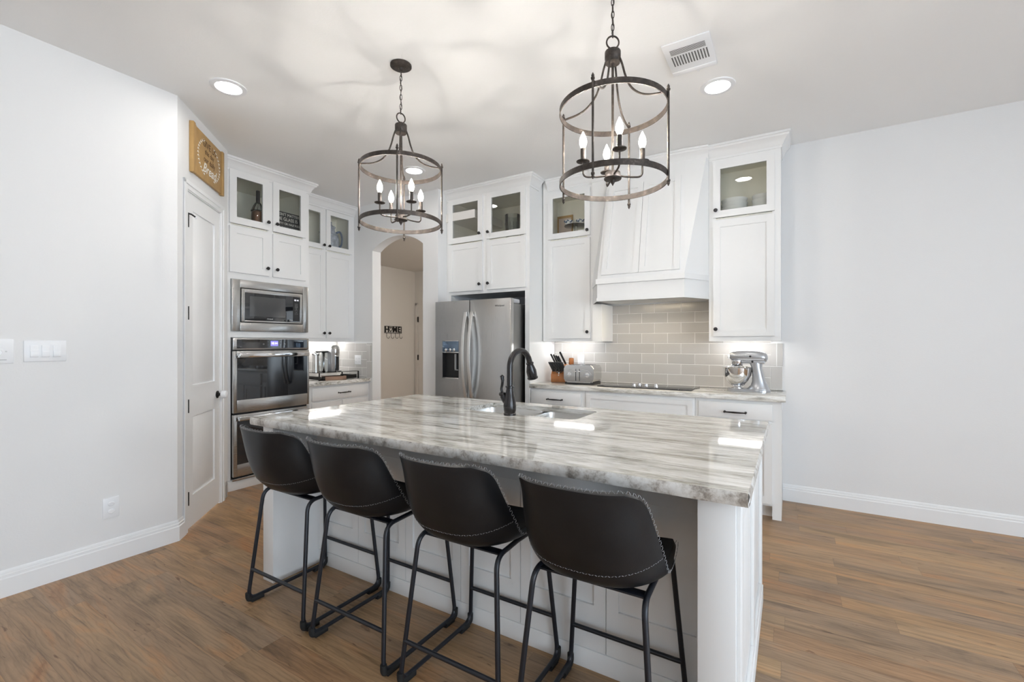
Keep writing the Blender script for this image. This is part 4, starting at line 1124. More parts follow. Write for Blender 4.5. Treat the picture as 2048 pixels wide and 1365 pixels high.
# ---------------------------------------------------------------- pendants (origin at the ceiling)
def pendant(loc, rz, label):
    root = thing('pendant_lantern', label, 'pendant light', loc, rz, 'pendants over the island')
    z = lambda a: a-H
    bm = BM(); lathe(bm, [(.064, -.001), (.064, -.010), (.055, -.016), (.014, -.020), (.010, -.034), (.004, -.036)], 32); obj('canopy', bm, M['rust'], root, smooth=False)
    bm = BM(); top, bot = z(3.012), z(2.752); n = 9; L_ = (top-bot)/n
    for i in range(n):
        zc = top-(i+.5)*L_; pts = []
        for k_ in range(14):
            a = 2*PI*k_/14; u, v = .0065*math.cos(a), (L_*.5+.0038)*math.sin(a)
            pts.append((u, 0, zc+v) if i % 2 else (0, u, zc+v))
        tube(bm, pts, .0019, 6, closed=True)
    tube(bm, [(.004*math.sin(i*1.3), .004*math.cos(i*1.3), top-(top-bot)*i/14) for i in range(15)], .0016, 6)
    obj('chain', bm, M['rust'], root)
    bm = BM(); tube(bm, [(.854*.028*math.cos(2*PI*i/24), .52*.028*math.cos(2*PI*i/24), z(2.727)+.029*math.sin(2*PI*i/24)) for i in range(24)], .0038, 8, closed=True); obj('hanging_ring', bm, M['rust'], root)
    bm = BM(); lathe(bm, [(.010, z(2.700)), (.012, z(2.694)), (.034, z(2.686)), (.036, z(2.682)), (.036, z(2.652)), (.033, z(2.648)), (.033, z(2.632)), (.01, z(2.630))], 28); obj('top_cap', bm, M['rust'], root)
    Rg = .240
    for zz, nm in ((2.418, 'upper_ring'), (2.088, 'lower_ring')):
        b_ = bmesh.new(); seg = 64; hh = .0125; prof = [(Rg-.0022, -hh), (Rg+.0022, -hh), (Rg+.0022, hh), (Rg-.0022, hh)]; rr_ = []
        for i in range(seg):
            a = 2*PI*i/seg; rr_.append([b_.verts.new((r*math.cos(a), r*math.sin(a), z(zz)+q)) for r, q in prof])
        for i in range(seg):
            a, b = rr_[i], rr_[(i+1) % seg]
            for j in range(4): f = b_.faces.new((a[j], b[j], b[(j+1) % 4], a[(j+1) % 4]))
        bmesh.ops.recalc_face_normals(b_, faces=b_.faces); bm = BM(); merge(bm, b_); obj(nm, bm, M['rust'], root)
    bm = BM(); tube(bm, [(0, 0, z(2.632)), (0, 0, z(2.10))], .0058, 10); obj('centre_stem', bm, M['rust'], root)
    for q in range(4):
        a = q*PI/2; ca, sa = math.cos(a), math.sin(a)
        pos = lambda r, zz, o=0: (r*ca-o*sa, r*sa+o*ca, z(zz))
        bm = BM(); tube(bm, [pos(Rg+.006, 2.436), pos(Rg+.006, 2.055)], .0052, 8)
        rod = obj('upright_rod', bm, M['rust'], root)
        for zz, sg in ((2.443, 1), (2.050, -1)):
            fb = BM(); lathe(fb, [(.003, -.010), (.0085, -.004), (.0085, .002), (.005, .006), (.007, .010), (.0015, .022)], 10, Matrix.Translation(pos(Rg+.006, zz)) @ (Matrix.Identity(4) if sg > 0 else Matrix.Rotation(PI, 4, 'X')))
            obj('finial', fb, M['rust'], rod)
        pts = crm([pos(.030, 2.655), pos(.044, 2.615), pos(.059, 2.558), pos(.083, 2.502), pos(.122, 2.462), pos(.170, 2.442), pos(Rg, 2.434)], 5)
        bm = BM(); tube(bm, pts, .0048, 8); obj('swept_strap', bm, M['rust'], root)
    bm = BM(); lathe(bm, [(.006, z(2.145)), (.010, z(2.138)), (.034, z(2.132)), (.035, z(2.112)), (.040, z(2.106)), (.038, z(2.101)), (.012, z(2.098)), (.012, z(2.092)), (.004, z(2.078)), (.001, z(2.072))], 24); obj('socket_hub', bm, M['rust'], root)
    for q in range(4):
        a = q*PI/2+math.radians(31); ca, sa = math.cos(a), math.sin(a); rc = .135
        pos = lambda r, zz: (r*ca, r*sa, z(zz))
        bm = BM(); tube(bm, fillet([pos(.03, 2.118), pos(.07, 2.112), pos(rc, 2.112), pos(rc, 2.180)], .025, 6), .0045, 8); arm = obj('candle_arm', bm, M['rust'], root)
        T = Matrix.Translation(pos(rc, 2.18))
        bm = BM(); lathe(bm, [(.006, -.004), (.030, .002), (.031, .005), (.006, .006)], 20, T); obj('drip_pan', bm, M['rust'], arm)
        bm = BM(); lathe(bm, [(.0115, .004), (.0115, .062), (.009, .064)], 16, T); obj('candle_sleeve', bm, M['rust'], arm)
        bm = BM(); lathe(bm, [(.0004, .078), (.0032, .081), (.0032, .109), (.0004, .112)], 8, T, cap=False); obj('filament', bm, M['filament'], arm, label='white-hot filament')
        bm = BM(); lathe(bm, [(.008, .063), (.0105, .068), (.0165, .083), (.0175, .094), (.014, .112), (.007, .128), (.0015, .140)], 20, T); obj('bulb', bm, M['bulb_e'], arm, smooth=True, label='glowing candle bulb')
    return root
pendant((-2.024, 2.018, H), math.radians(-49.7+90), 'iron ring lantern farther from the camera, hanging over the left half of the island')
pendant((-.690, 2.014, H), 0, 'iron ring lantern nearest the camera, beside the ceiling vent')

# recessed lights
def can(x, y, label, k=1):
    t_ = thing('recessed_light', label, 'ceiling light', (x, y, H), 0, 'recessed ceiling lights')
    bm = BM(); lathe(bm, [(.108, -.001), (.106, -.006), (.078, -.009), (.074, -.002)], 40, cap=False); obj('trim_ring', bm, M['plastic'], t_)
    bm = BM(); lathe(bm, [(.076, -.0035), (.04, -.0045), (.001, -.005)], 32, cap=False); obj('lens', bm, M['lens_e'], t_, label='bright round lens')
can(-3.172, 1.597, 'recessed ceiling light at left, in front of the pantry door sign')
can(-.407, 3.269, 'recessed ceiling light beside the square ceiling vent')
can(-3.150, 3.317, 'recessed ceiling light above the far pendant, towards the arch')
for x, y in ((-.41, 1.0), (-2.6, -1.2), (.6, -1.2), (2.6, .8), (2.4, 3.2)): can(x, y, 'unseen recessed ceiling light added out over the living side of the room')  # lights added out of view to light the room

# unseen lamp added beside the arch to brighten the hall
t_ = thing('hall_fill_lamp', 'round ceiling lamp added to light the hall, hidden behind the arch wall', 'ceiling light', (-3.7, 5.2, 2.71))
bm = BM(); lathe(bm, [(.16, -.001), (.16, -.02), (.14, -.05), (.08, -.07), (.001, -.075)], 28, cap=False); obj('fill_lamp_shade', bm, mat('hall_fill_glass', (1, 1, 1), .5, emit=(1, .93, .84), es=60, vary=.01), t_)

# ceiling vent
CV = thing('ceiling_vent', 'white square ceiling vent beside the near pendant', 'vent', (-.50, 2.825, H), 0)
bm = BM(); box(bm, -.128, .128, -.165, .165, -.010, -.001, .003); obj('vent_frame', bm, M['plastic'], CV)
bm = BM()
for i in range(6): box(bm, -.095, .095, .05-.105-.009*i-.003, .05-.105-.009*i+.001, -.0108, -.0098)
for i in range(13): x = -.095+.0158*i; box(bm, x-.0035, x+.0035, -.035, .065, -.0108, -.0098)
obj('vent_slots', bm, M['slot'], CV, label='dark vent slots')
bm = BM(); box(bm, -.125, .125, .125, .165, -.014, -.010, .001); box(bm, .01, .022, .165, .19, -.012, -.006, .002); obj('damper_lever', bm, M['plastic'], CV)

# ---------------------------------------------------------------- wall fittings
def plate(name, label, cat, loc, rz, w, h):
    t_ = thing(name, label, cat, loc, rz); bm = BM(); box(bm, -w/2, w/2, -.006, 0, -h/2, h/2, .0025); obj('cover_plate', bm, M['plastic'], t_); return t_
t_ = plate('light_switch', 'white triple rocker switch plate on the left wall', 'light switch', (-3.58, .822, 1.309), PI/2, .172, .117)
for i in range(3):
    bm = BM(); x = -.046+.046*i; box(bm, x-.0165, x+.0165, -.0095, -.005, -.033, .033, .001); box(bm, x-.0155, x+.0155, -.0125, -.009, -.032, .0, .001); obj('rocker', bm, M['plastic'], t_)
t_ = plate('fan_control', 'white keypad plate cut by the left edge of the photo', 'wall control', (-3.58, .642, 1.310), PI/2, .115, .13)
bm = BM(); lathe(bm, [(.024, 0), (.024, .003), (.014, .005), (.012, .003)], 24, Matrix.Translation((.0, -.006, -.005)) @ Matrix.Rotation(PI/2, 4, 'X')); obj('round_button', bm, M['plastic'], t_)
for i, (x, z, s) in enumerate(((0, .053, .012), (0, .035, .016), (0, .018, .018), (-.028, .0, .013), (.028, 0, .013))): text('button_mark', 'o' if i else '.', s, M['print'], t_, (x, -.0066, z), ext=.0003)
bm = BM(); box(bm, -.03, .03, -.0066, -.006, -.047, -.0445); obj('label_line', bm, M['print'], t_)
t_ = plate('wall_outlet', 'white duplex outlet low on the left wall above the baseboard', 'outlet', (-3.58, 1.112, .338), PI/2, .080, .125)
for z in (.024, -.022):
    bm = BM(); lathe(bm, [(.0175, 0), (.0175, .0035), (.014, .006)], 20, Matrix.Translation((0, -.006, z)) @ Matrix.Rotation(PI/2, 4, 'X') @ Matrix.Scale(.8, 4, (0, 1, 0))); obj('socket', bm, M['plastic'], t_)
t_ = plate('wall_outlet', 'white double outlet plate on the tiled side wall by the coffee machine', 'outlet', (-4.585, 3.841, 1.145), 0, .115, .115)
bm = BM()
for x in (-.028, .028):
    for z in (-.03, .012): box(bm, x-.011, x-.008, -.0066, -.006, z, z+.010); box(bm, x+.008, x+.011, -.0066, -.006, z, z+.010)
obj('socket', bm, M['print'], t_)
t_ = plate('wall_outlet', 'white outlet on the tiles left of the coffee machine', 'outlet', (-4.990, 3.545, 1.13), PI/2, .075, .12)
bm = BM(); box(bm, -.017, .017, -.0085, -.006, -.033, .033, .001); obj('socket', bm, M['plastic'], t_)
t_ = plate('wall_outlet', 'white outlet on the tiles behind the toaster', 'outlet', (-1.915, 4.566, 1.17), 0, .075, .118)
bm = BM(); box(bm, -.017, .017, -.0085, -.006, -.033, .033, .001); obj('socket', bm, M['plastic'], t_)

# bread sign above the pantry door (local x along the angled wall)
SG = thing('wooden_sign', 'wooden bread board sign hung above the pantry door', 'sign', (*D0, 0), DR)
bm = BM(); box(bm, .205, .725, -.022, -.001, 2.605, 2.955, .002); obj('board', bm, M['wood_pale'], SG)
bm = BM()
for x in (.172, .722): box(bm, x, x+.040, -.030, -.001, 2.597, 2.965, .003)
for x in (.214,): box(bm, x, x+.012, -.028, -.02, 2.605, 2.955, .002)
obj('end_batten', bm, M['wood_pale'], SG)
text('painted_words', 'GIVE US', .072, M['wood_dark'], SG, (.475, -.0228, 2.885), ext=.0004)
text('painted_words', 'this day', .055, M['wood_dark'], SG, (.475, -.0228, 2.828), ext=.0004)
text('painted_words', 'our daily', .060, M['wood_dark'], SG, (.475, -.0228, 2.770), ext=.0004)
text('painted_words', 'Bread', .105, M['white_ink'], SG, (.475, -.0228, 2.700), ext=.0004, shear=.35, off=.001)
for s in (-1, 1):
    bm = BM()
    for i in range(13):
        a = math.radians(-62+124*i/12); cxx, czz = .472+s*.205*math.cos(a), 2.78+.145*math.sin(a)
        for q in (-1, 1):
            l_ = Matrix.Translation((cxx+s*q*.006, -.0226, czz)) @ Matrix.Rotation(s*(a)+q*.7, 4, 'Y') @ Matrix.Diagonal((.005, .001, .012, 1))
            bb = bmesh.new(); bmesh.ops.create_icosphere(bb, subdivisions=1, radius=1); merge(bm, bb, l_)
    obj('laurel_branch', bm, M['white_ink'], SG, label='white painted laurel leaves')

# HOME hook rack in the hall
HR = thing('hook_rack', 'black metal HOME key rack with four hooks on the hall wall', 'hook rack', (-6.11, 5.69, 0), PI/2)
bm = BM()
for a, b, c, d in ((0, .41, 1.648, 1.656), (0, .41, 1.530, 1.538), (0, .008, 1.53, 1.656), (.402, .41, 1.53, 1.656)): box(bm, a, b, -.012, -.002, c, d)
obj('rack_frame', bm, M['iron'], HR)
text('letter', 'H', .145, M['iron'], HR, (.055, -.008, 1.592), ext=.003, off=.004)
text('letter', 'M', .145, M['iron'], HR, (.245, -.008, 1.592), ext=.003, off=.004)
text('letter', 'E', .145, M['iron'], HR, (.350, -.008, 1.592), ext=.003, off=.004)
hp = []
for i in range(32):
    t = 2*PI*i/32; hp.append((.145+.0026*16*math.sin(t)**3*.95, -.007, 1.600+.0029*(13*math.cos(t)-5*math.cos(2*t)-2*math.cos(3*t)-math.cos(4*t))))
bm = BM(); tube(bm, hp, .0055, 6, closed=True); obj('letter', bm, M['iron'], HR, label='heart in place of the letter O')
for x in (.05, .155, .26, .36):
    bm = BM(); tube(bm, fillet([(x, -.006, 1.535), (x, -.006, 1.455), (x+.012, -.045, 1.425), (x+.02, -.055, 1.47)], .03, 6), .0035, 6); obj('hook', bm, M['iron'], HR)

# ---------------------------------------------------------------- counter things
ZC = .9453
# toaster
TO = thing('toaster', 'silver four-slot toaster between knife block and cooktop', 'toaster', (-1.785, 4.30, ZC), math.radians(3))
bm = BM(); box(bm, -.148, .148, -.118, .125, .0, .020, .004); obj('toaster_base', bm, M['black_plastic'], TO, label='black plastic base')
bm = BM(); b_ = bmesh.new()
pr = rrect(-.155, .155, .016, .190, .035, 6)
prism(bm, pr, -.125, .125, XZ)
bmesh.ops.bevel(bm, geom=[e for e in bm.edges if abs(e.verts[0].co.y-e.verts[1].co.y) < 1e-4], offset=.010, segments=3, affect='EDGES')
obj('toaster_body', bm, M['toaster_steel'], TO)
bm = BM()
for x in (-.085, .045): 
    for y in (-.055, .045): box(bm, x-.03, x+.075, y-.012, y+.012, .1905, .1915)
obj('bread_slots', bm, M['black_plastic'], TO)
bm = BM()
for x in (-.028, .010): box(bm, x-.003, x+.003, -.1268, -.125, .035, .155)
obj('lever_slots', bm, M['black_plastic'], TO)
for x in (-.028, .010):
    bm = BM(); box(bm, x-.013, x+.013, -.146, -.125, .126, .134, .003); obj('lever', bm, M['chrome'], TO)
for x in (-.098, .088):
    bm = BM(); lathe(bm, [(.022, 0), (.022, .004), (.016, .006), (.015, .018), (.011, .020)], 22, Matrix.Translation((x, -.125, .095)) @ Matrix.Rotation(PI/2, 4, 'X')); obj('dial', bm, M['chrome'], TO)
bm = BM(); tube(bm, [(-.14, -.1262, .10), (-.11, -.1262, .135), (-.05, -.1262, .150), (.04, -.1262, .150), (.10, -.1262, .135), (.135, -.1262, .10)], .0022, 6); obj('front_arc', bm, M['chrome'], TO)

# knife block and its knives
KB = thing('knife_block', 'warm brown wooden knife block left of the toaster', 'knife block', (-2.070, 4.375, ZC), math.radians(12))
bm = BM(); b_ = bmesh.new()
prof = [(-.06, 0), (.075, 0), (.075, .175), (.050, .185), (-.06, .092)]   # (y, z)
for s in (-1, 1): pass
vs = [[b_.verts.new((x, y, z)) for y, z in prof] for x in (-.085, .085)]
b_.faces.new(vs[0]); b_.faces.new(vs[1][::-1])
for i in range(5): b_.faces.new((vs[0][i], vs[0][(i+1) % 5], vs[1][(i+1) % 5], vs[1][i]))
bmesh.ops.recalc_face_normals(b_, faces=b_.faces); bmesh.ops.bevel(b_, geom=b_.edges[:], offset=.006, segments=2, affect='EDGES'); merge(bm, b_)
obj('block_body', bm, M['wood_orange'], KB)
bm = BM(); box(bm, -.083, .083, -.078, -.062, .0, .085, .004); obj('front_ledge', bm, M['wood_orange'], KB)
bm = BM(); lathe(bm, [(.005, 0), (.006, .003), (.002, .004)], 12, Matrix.Translation((0, -.078, .072)) @ Matrix.Rotation(PI/2, 4, 'X')); obj('rivet', bm, M['chrome'], KB)
def knife(x, y, z, L_, w, label, lean=.42, side=-.36):
    t_ = thing('knife', label, 'knife', (0, 0, 0), 0, 'knives in the wooden block')
    loc = KB.matrix_basis @ Vector((x, y, z)); t_.location = loc; t_.rotation_euler = (lean, side, math.radians(12))
    b_ = BM(); box(b_, -w/2, w/2, -.008, .008, .0, L_, .004)
    obj('knife_handle', b_, M['black_plastic'], t_)
    b_ = BM(); box(b_, -w/2+.002, w/2-.002, -.001, .001, -.05, 0); obj('blade', b_, M['chrome'], t_)
    return t_
knives = []
for i in range(8): knives.append(knife(-.064+.0195*i, -.046, .112, .115, .0165, 'small steak knife in the front row of the wooden block'))
for i, (x, L_) in enumerate(((-.062, .125), (-.036, .118), (-.014, .108), (.006, .102))):
    knives.append(knife(x, .045, .185, L_, .017, ['tallest black-handled knife at the left of the block\'s back row', 'second knife from the left in the block\'s back row', 'middle black-handled knife in the block\'s back row', 'shorter knife beside the gap in the block\'s back row'][i]))
knives.append(knife(.045, .052, .187, .150, .020, 'long-handled carving knife standing highest at the right of the block'))
bpy.context.view_layer.update()
t_ = thing('kitchen_shears', 'black looped kitchen shears in the front notch of the wooden block', 'scissors', KB.matrix_basis @ Vector((0, -.068, .098)), math.radians(12))
bm = BM()
for s in (-1, 1): tube(bm, [(s*.016+.014*math.cos(2*PI*i/16), 0, .022+.020*math.sin(2*PI*i/16)) for i in range(16)], .0042, 8, closed=True)
obj('finger_loops', bm, M['black_plastic'], t_)
bm = BM(); box(bm, -.006, .006, .001, .004, -.035, .006); obj('blade', bm, M['chrome'], t_)
t_ = thing('wooden_spatula', 'brown wooden spatula standing behind the toaster\'s left end', 'spatula', (-1.995, 4.49, ZC), math.radians(5))
bm = BM(); box(bm, -.008, .008, -.005, .005, 0, .19, .003); obj('handle', bm, M['wood_orange'], t_)
bm = BM(); box(bm, -.026, .026, -.005, .005, .175, .25, .010); obj('spatula_blade', bm, M['wood_orange'], t_)

# stand mixer (head points to -x)
MX = thing('stand_mixer', 'silver stand mixer with a steel bowl at the right end of the counter', 'mixer', (-.300, 4.33, ZC), math.radians(-2))
bm = BM(); b_ = bmesh.new()
o_ = []
for i in range(40):
    a = 2*PI*i/40; x = .0+.165*math.cos(a); y = (.062+.035*max(0, math.cos(a))+.028*max(0, -math.cos(a)))*math.sin(a); o_.append((x, y))
prism(bm, o_, .0, .016); prism(bm, [(x*.95, y*.92) for x, y in o_], .016, .024)
obj('mixer_base', bm, M['silverpaint'], MX)
bm = BM()   # column: lofted ellipses flaring at the foot
secs = [(.016, .068, .098, .066), (.032, .076, .080, .056), (.055, .082, .064, .050), (.085, .080, .053, .046), (.14, .074, .044, .043), (.20, .064, .040, .042), (.245, .055, .050, .044)]
b_ = bmesh.new(); rr_ = []
for z, xc, rx_, ry_ in secs: rr_.append([b_.verts.new((xc+rx_*math.cos(2*PI*i/24), ry_*math.sin(2*PI*i/24), z)) for i in range(24)])
for p, q in zip(rr_, rr_[1:]):
    for i in range(24): f = b_.faces.new((p[i], p[(i+1) % 24], q[(i+1) % 24], q[i])); f.smooth = True
b_.faces.new(rr_[0][::-1]); b_.faces.new(rr_[-1]); bmesh.ops.recalc_face_normals(b_, faces=b_.faces); merge(bm, b_); obj('mixer_column', bm, M['silverpaint'], MX)
bm = BM()   # head: lofted along x
secs = [(-.142, .302, .014), (-.138, .300, .034), (-.120, .299, .047), (-.07, .298, .054), (.0, .298, .056), (.08, .294, .055), (.118, .290, .049), (.138, .286, .034), (.146, .285, .012)]
b_ = bmesh.new(); rr_ = []
for x, zc, r in secs: rr_.append([b_.verts.new((x, r*.98*math.cos(2*PI*i/24), zc+r*.92*math.sin(2*PI*i/24))) for i in range(24)])
for p, q in zip(rr_, rr_[1:]):
    for i in range(24): f = b_.faces.new((p[i], p[(i+1) % 24], q[(i+1) % 24], q[i])); f.smooth = True
b_.faces.new(rr_[0][::-1]); b_.faces.new(rr_[-1]); bmesh.ops.recalc_face_normals(b_, faces=b_.faces); merge(bm, b_)
box(bm, -.05, .125, -.040, .040, .236, .262, .006)
obj('mixer_head', bm, M['silverpaint'], MX)
bm = BM(); lathe(bm, [(.043, .212), (.047, .218), (.047, .262), (.040, .268)], 28, Matrix.Translation((-.085, 0, 0))); lathe(bm, [(.024, .178), (.024, .205)], 20, Matrix.Translation((-.085, 0, 0))); obj('planetary_hub', bm, M['chrome'], MX)
bm = BM(); lathe(bm, [(.018, 0), (.019, .018), (.014, .022)], 20, Matrix.Translation((-.138, 0, .290)) @ Matrix.Rotation(-PI/2, 4, 'Y')); obj('attachment_cap', bm, M['chrome'], MX)
bm = BM(); box(bm, -.048, .122, -.0512, -.0495, .266, .279); obj('trim_band', bm, M['chrome'], MX)
for x, z in ((.02, .298), (.035, .252)):
    bm = BM(); lathe(bm, [(.0075, 0), (.0085, .008), (.005, .011)], 14, Matrix.Translation((x, -.047 if z > .28 else -.040, z)) @ Matrix.Rotation(PI/2, 4, 'X')); obj('control_knob', bm, M['black_plastic'], MX)
bm = BM(); bt = Matrix.Translation((-.084, 0, .0))
lathe(bm, [(.040, .026), (.043, .032), (.034, .040), (.058, .054), (.088, .088), (.109, .138), (.115, .198), (.119, .202), (.115, .205), (.111, .198), (.103, .138), (.080, .088), (.03, .052)], 40, bt, cap=True)
obj('mixing_bowl', bm, M['chrome'], MX, smooth=False, label='mirror-bright steel bowl')
bm = BM(); lathe(bm, [(.05, .024), (.05, .030), (.036, .034)], 24, bt); obj('bowl_plate', bm, M['chrome'], MX)
bm = BM(); tube(bm, [(-.085, 0, .19), (-.085, 0, .15), (-.085, .03, .11), (-.085, 0, .075), (-.085, -.03, .11), (-.085, 0, .15)], .006, 8); obj('beater', bm, M['chrome'], MX)

# coffee machine on a pod drawer (rotated to face +x)
ZK = .9254
TR = thing('coffee_pod_rack', 'black wire pod rack under the coffee machine', 'rack', (-4.66, 3.51, ZK), PI/2)
bm = BM()
for x in (-.27, .27):
    for y in (-.15, .15): box(bm, x-.006, x+.006, y-.006, y+.006, 0, .088)
tube(bm, [(-.27, -.15, .088), (.27, -.15, .088), (.27, .15, .088), (-.27, .15, .088)], .003, 6, closed=True)
for i in range(7): tube(bm, [(-.24+.08*i, -.15, .086), (-.24+.08*i, .15, .086)], .0018, 5)
obj('rack_frame', bm, M['tray_wire'], TR)
bm = BM(); box(bm, -.268, .268, -.148, .148, .0885, .0915); obj('rack_shelf', bm, M['glass'], TR, label='clear glass shelf')
bm = BM(); box(bm, -.24, .24, -.155, .14, .010, .016); box(bm, -.24, .24, -.155, -.149, .010, .050); box(bm, .234, .24, -.155, .14, .010, .045); box(bm, -.24, -.234, -.155, .14, .010, .045); obj('drawer', bm, M['tray_wire'], TR)
DT = thing('pod_tray', 'brown open tray of coffee pods pulled out of the rack', 'tray', (-4.515, 3.44, ZK), math.radians(70))
bm = BM(); box(bm, -.12, .12, -.06, .10, 0, .006); box(bm, -.12, .12, -.06, -.054, 0, .046); box(bm, -.12, .12, .094, .10, 0, .046); box(bm, -.12, -.114, -.06, .10, 0, .046); box(bm, .114, .12, -.06, .10, 0, .046); obj('tray_box', bm, M['tray_brown'], DT)
pod = None; pi_ = 0
for j in range(3):
    for i in range(5):
        bm = BM(); lathe(bm, [(.011, 0), (.017, .022), (.0215, .026), (.0215, .028), (.001, .029)], 14) if pod is None else None
        loc = DT.matrix_basis @ Vector((-.092+.046*i, -.030+.046*j, .0065))
        lab = 'coffee pod lying in the brown pod tray'
        if pod is None:
            pod = tag(obj('coffee_pod', bm, M['pods']), lab, 'coffee pod', 'coffee pods in the tray'); pod.location = loc
        else:
            bm.free(); c_ = pod.copy(); C.objects.link(c_); c_.location = loc
CM = thing('coffee_machine', 'silver and black capsule coffee machine on the wire rack', 'coffee machine', (-4.66, 3.475, ZK+.0925), PI/2)
bm = BM(); box(bm, -.030, .02, -.09, .10, .0, .265, .006); box(bm, -.012, .105, .02, .10, .0, .26, .01); obj('machine_body', bm, M['silverpaint'], CM)
bm = BM(); lathe(bm, [(.050, .0), (.050, .16), (.046, .165)], 28, Matrix.Translation((.075, -.01, .012))); obj('brew_column', bm, M['black_glass'], CM)
bm = BM(); lathe(bm, [(.053, .195), (.055, .200), (.055, .255), (.050, .285), (.030, .305), (.001, .312)], 28, Matrix.Translation((.075, -.01, 0))); lathe(bm, [(.053, .18), (.053, .192)], 28, Matrix.Translation((.075, -.01, 0))); obj('machine_head', bm, M['steel'], CM)
bm = BM(); lathe(bm, [(.052, .0), (.054, .010), (.05, .012)], 28, Matrix.Translation((.080, -.045, 0))); obj('drip_tray', bm, M['chrome'], CM)
bm = BM(); box(bm, -.115, -.035, -.03, .08, .0, .225, .006); obj('water_tank', bm, M['glass'], CM, label='clear water tank')
bm = BM(); box(bm, -.118, -.032, -.034, .084, .226, .242, .004); obj('tank_lid', bm, M['black_plastic'], CM)
MF = thing('milk_frother', 'small steel milk frother left of the coffee machine', 'frother', (-4.66, 3.300, ZK+.0925), PI/2)
bm = BM(); lathe(bm, [(.040, 0), (.040, .012), (.036, .014), (.036, .195), (.034, .197)], 28); obj('frother_jug', bm, M['steel'], MF)
bm = BM(); lathe(bm, [(.037, .197), (.037, .212), (.015, .218), (.012, .228)], 24); obj('frother_lid', bm, M['glass'], MF)

# ---------------------------------------------------------------- things behind the glass doors
ZS = 2.462
bt_ = thing('potpourri_bottle', 'tall stoppered glass bottle of potpourri in the oven cabinet', 'bottle', (-4.485, 2.535, ZS), 0)
bt_.scale = (.88, .88, 1.16)
bm = BM(); lathe(bm, [(.055, 0), (.066, .01), (.070, .12), (.066, .165), (.045, .21), (.022, .235), (.022, .25)], 24); obj('glass_body', bm, M['glass'], bt_)
bm = BM(); lathe(bm, [(.052, .004), (.063, .014), (.066, .12), (.062, .155), (.03, .17)], 24); obj('potpourri_fill', bm, M['potpourri'], bt_)
bm = BM(); tube(bm, [(.071*math.cos(2*PI*i/24), .071*math.sin(2*PI*i/24), .165) for i in range(24)], .003, 5, closed=True)
for i in range(10):
    a = 2*PI*i/10; tube(bm, [(.071*math.cos(a), .071*math.sin(a), .165), (.048*math.cos(a+.3), .048*math.sin(a+.3), .21), (.024*math.cos(a), .024*math.sin(a), .238)], .0018, 5)
obj('wire_collar', bm, M['iron'], bt_)
bm = BM(); lathe(bm, [(.021, .235), (.021, .335), (.019, .34)], 16); obj('stopper', bm, M['black_plastic'], bt_)
pl = thing('word_plaque', 'black plaque with white lettering leaning in the oven cabinet', 'plaque', (-4.445, 2.800, ZS), PI/2)
pl.scale = (1.22, 1, 1.26)
pl.rotation_euler = (math.radians(-6), 0, PI/2)
bm = BM(); box(bm, -.14, .14, 0, .012, 0, .20, .001); obj('board', bm, M['black_board'], pl)
for i, (s_, h_) in enumerate((("IT DOESN'T MATTER", .034), ("IF THE GLASS IS", .040), ("HALF EMPTY OR HALF FULL", .026), ("THERE IS CLEARLY ROOM", .028), ("FOR MORE WINE", .036))):
    text('printed_words', s_, h_, M['white_ink'], pl, (0, -.0006, .176-.038*i), ext=.0003, sx=[.86, .86, .86, .82, .95][i])
pt = thing('blue_white_teapot', 'blue and white china teapot with a looped handle in the coffee cabinet', 'teapot', (-4.80, 3.605, ZS), PI/2)
pt.scale = (1.08, 1.08, 1.27)
bm = BM(); lathe(bm, [(.05, 0), (.06, .004), (.085, .05), (.095, .11), (.082, .165), (.05, .20), (.042, .225), (.055, .245), (.02, .262), (.012, .28), (.016, .29), (.002, .298)], 28); obj('pot_body', bm, mat('blue_on_white', (.40, .43, .50), .15, vary=.9, vscale=32), pt)
bm = BM(); tube(bm, crm([(.075, 0, .20), (.13, 0, .215), (.155, 0, .15), (.135, 0, .08), (.088, 0, .06)], 5), .010, 8); obj('pot_handle', bm, M['blue_glaze'], pt)
bm = BM(); tube(bm, [(-.08, 0, .08), (-.12, 0, .12), (-.14, 0, .18)], [.016, .012, .009], 10); obj('spout', bm, M['blue_glaze'], pt)
g_ = thing('drinking_glass', 'short clear drinking glass above the refrigerator', 'glass', (-2.52, 4.36, ZS), 0)
bm = BM(); lathe(bm, [(.028, 0), (.036, .12), (.034, .12), (.026, .006)], 20); obj('glass_body', bm, M['glass'], g_)
g_ = thing('glass_pitcher', 'tall ribbed clear glass pitcher in the cabinet above the refrigerator', 'pitcher', (-2.665, 4.38, ZS), 0)
bm = BM(); lathe(bm, [(.065, 0), (.07, .004), (.075, .12), (.085, .24), (.088, .33), (.084, .33), (.080, .24), (.070, .12), (.062, .010)], 28); obj('glass_body', bm, M['glass'], g_)
for i in range(14):
    a = 2*PI*i/14; bm = BM(); tube(bm, [(.068*math.cos(a), .068*math.sin(a), .02), (.076*math.cos(a), .076*math.sin(a), .12), (.086*math.cos(a), .086*math.sin(a), .24)], .003, 6); obj('rib', bm, M['glass'], g_)
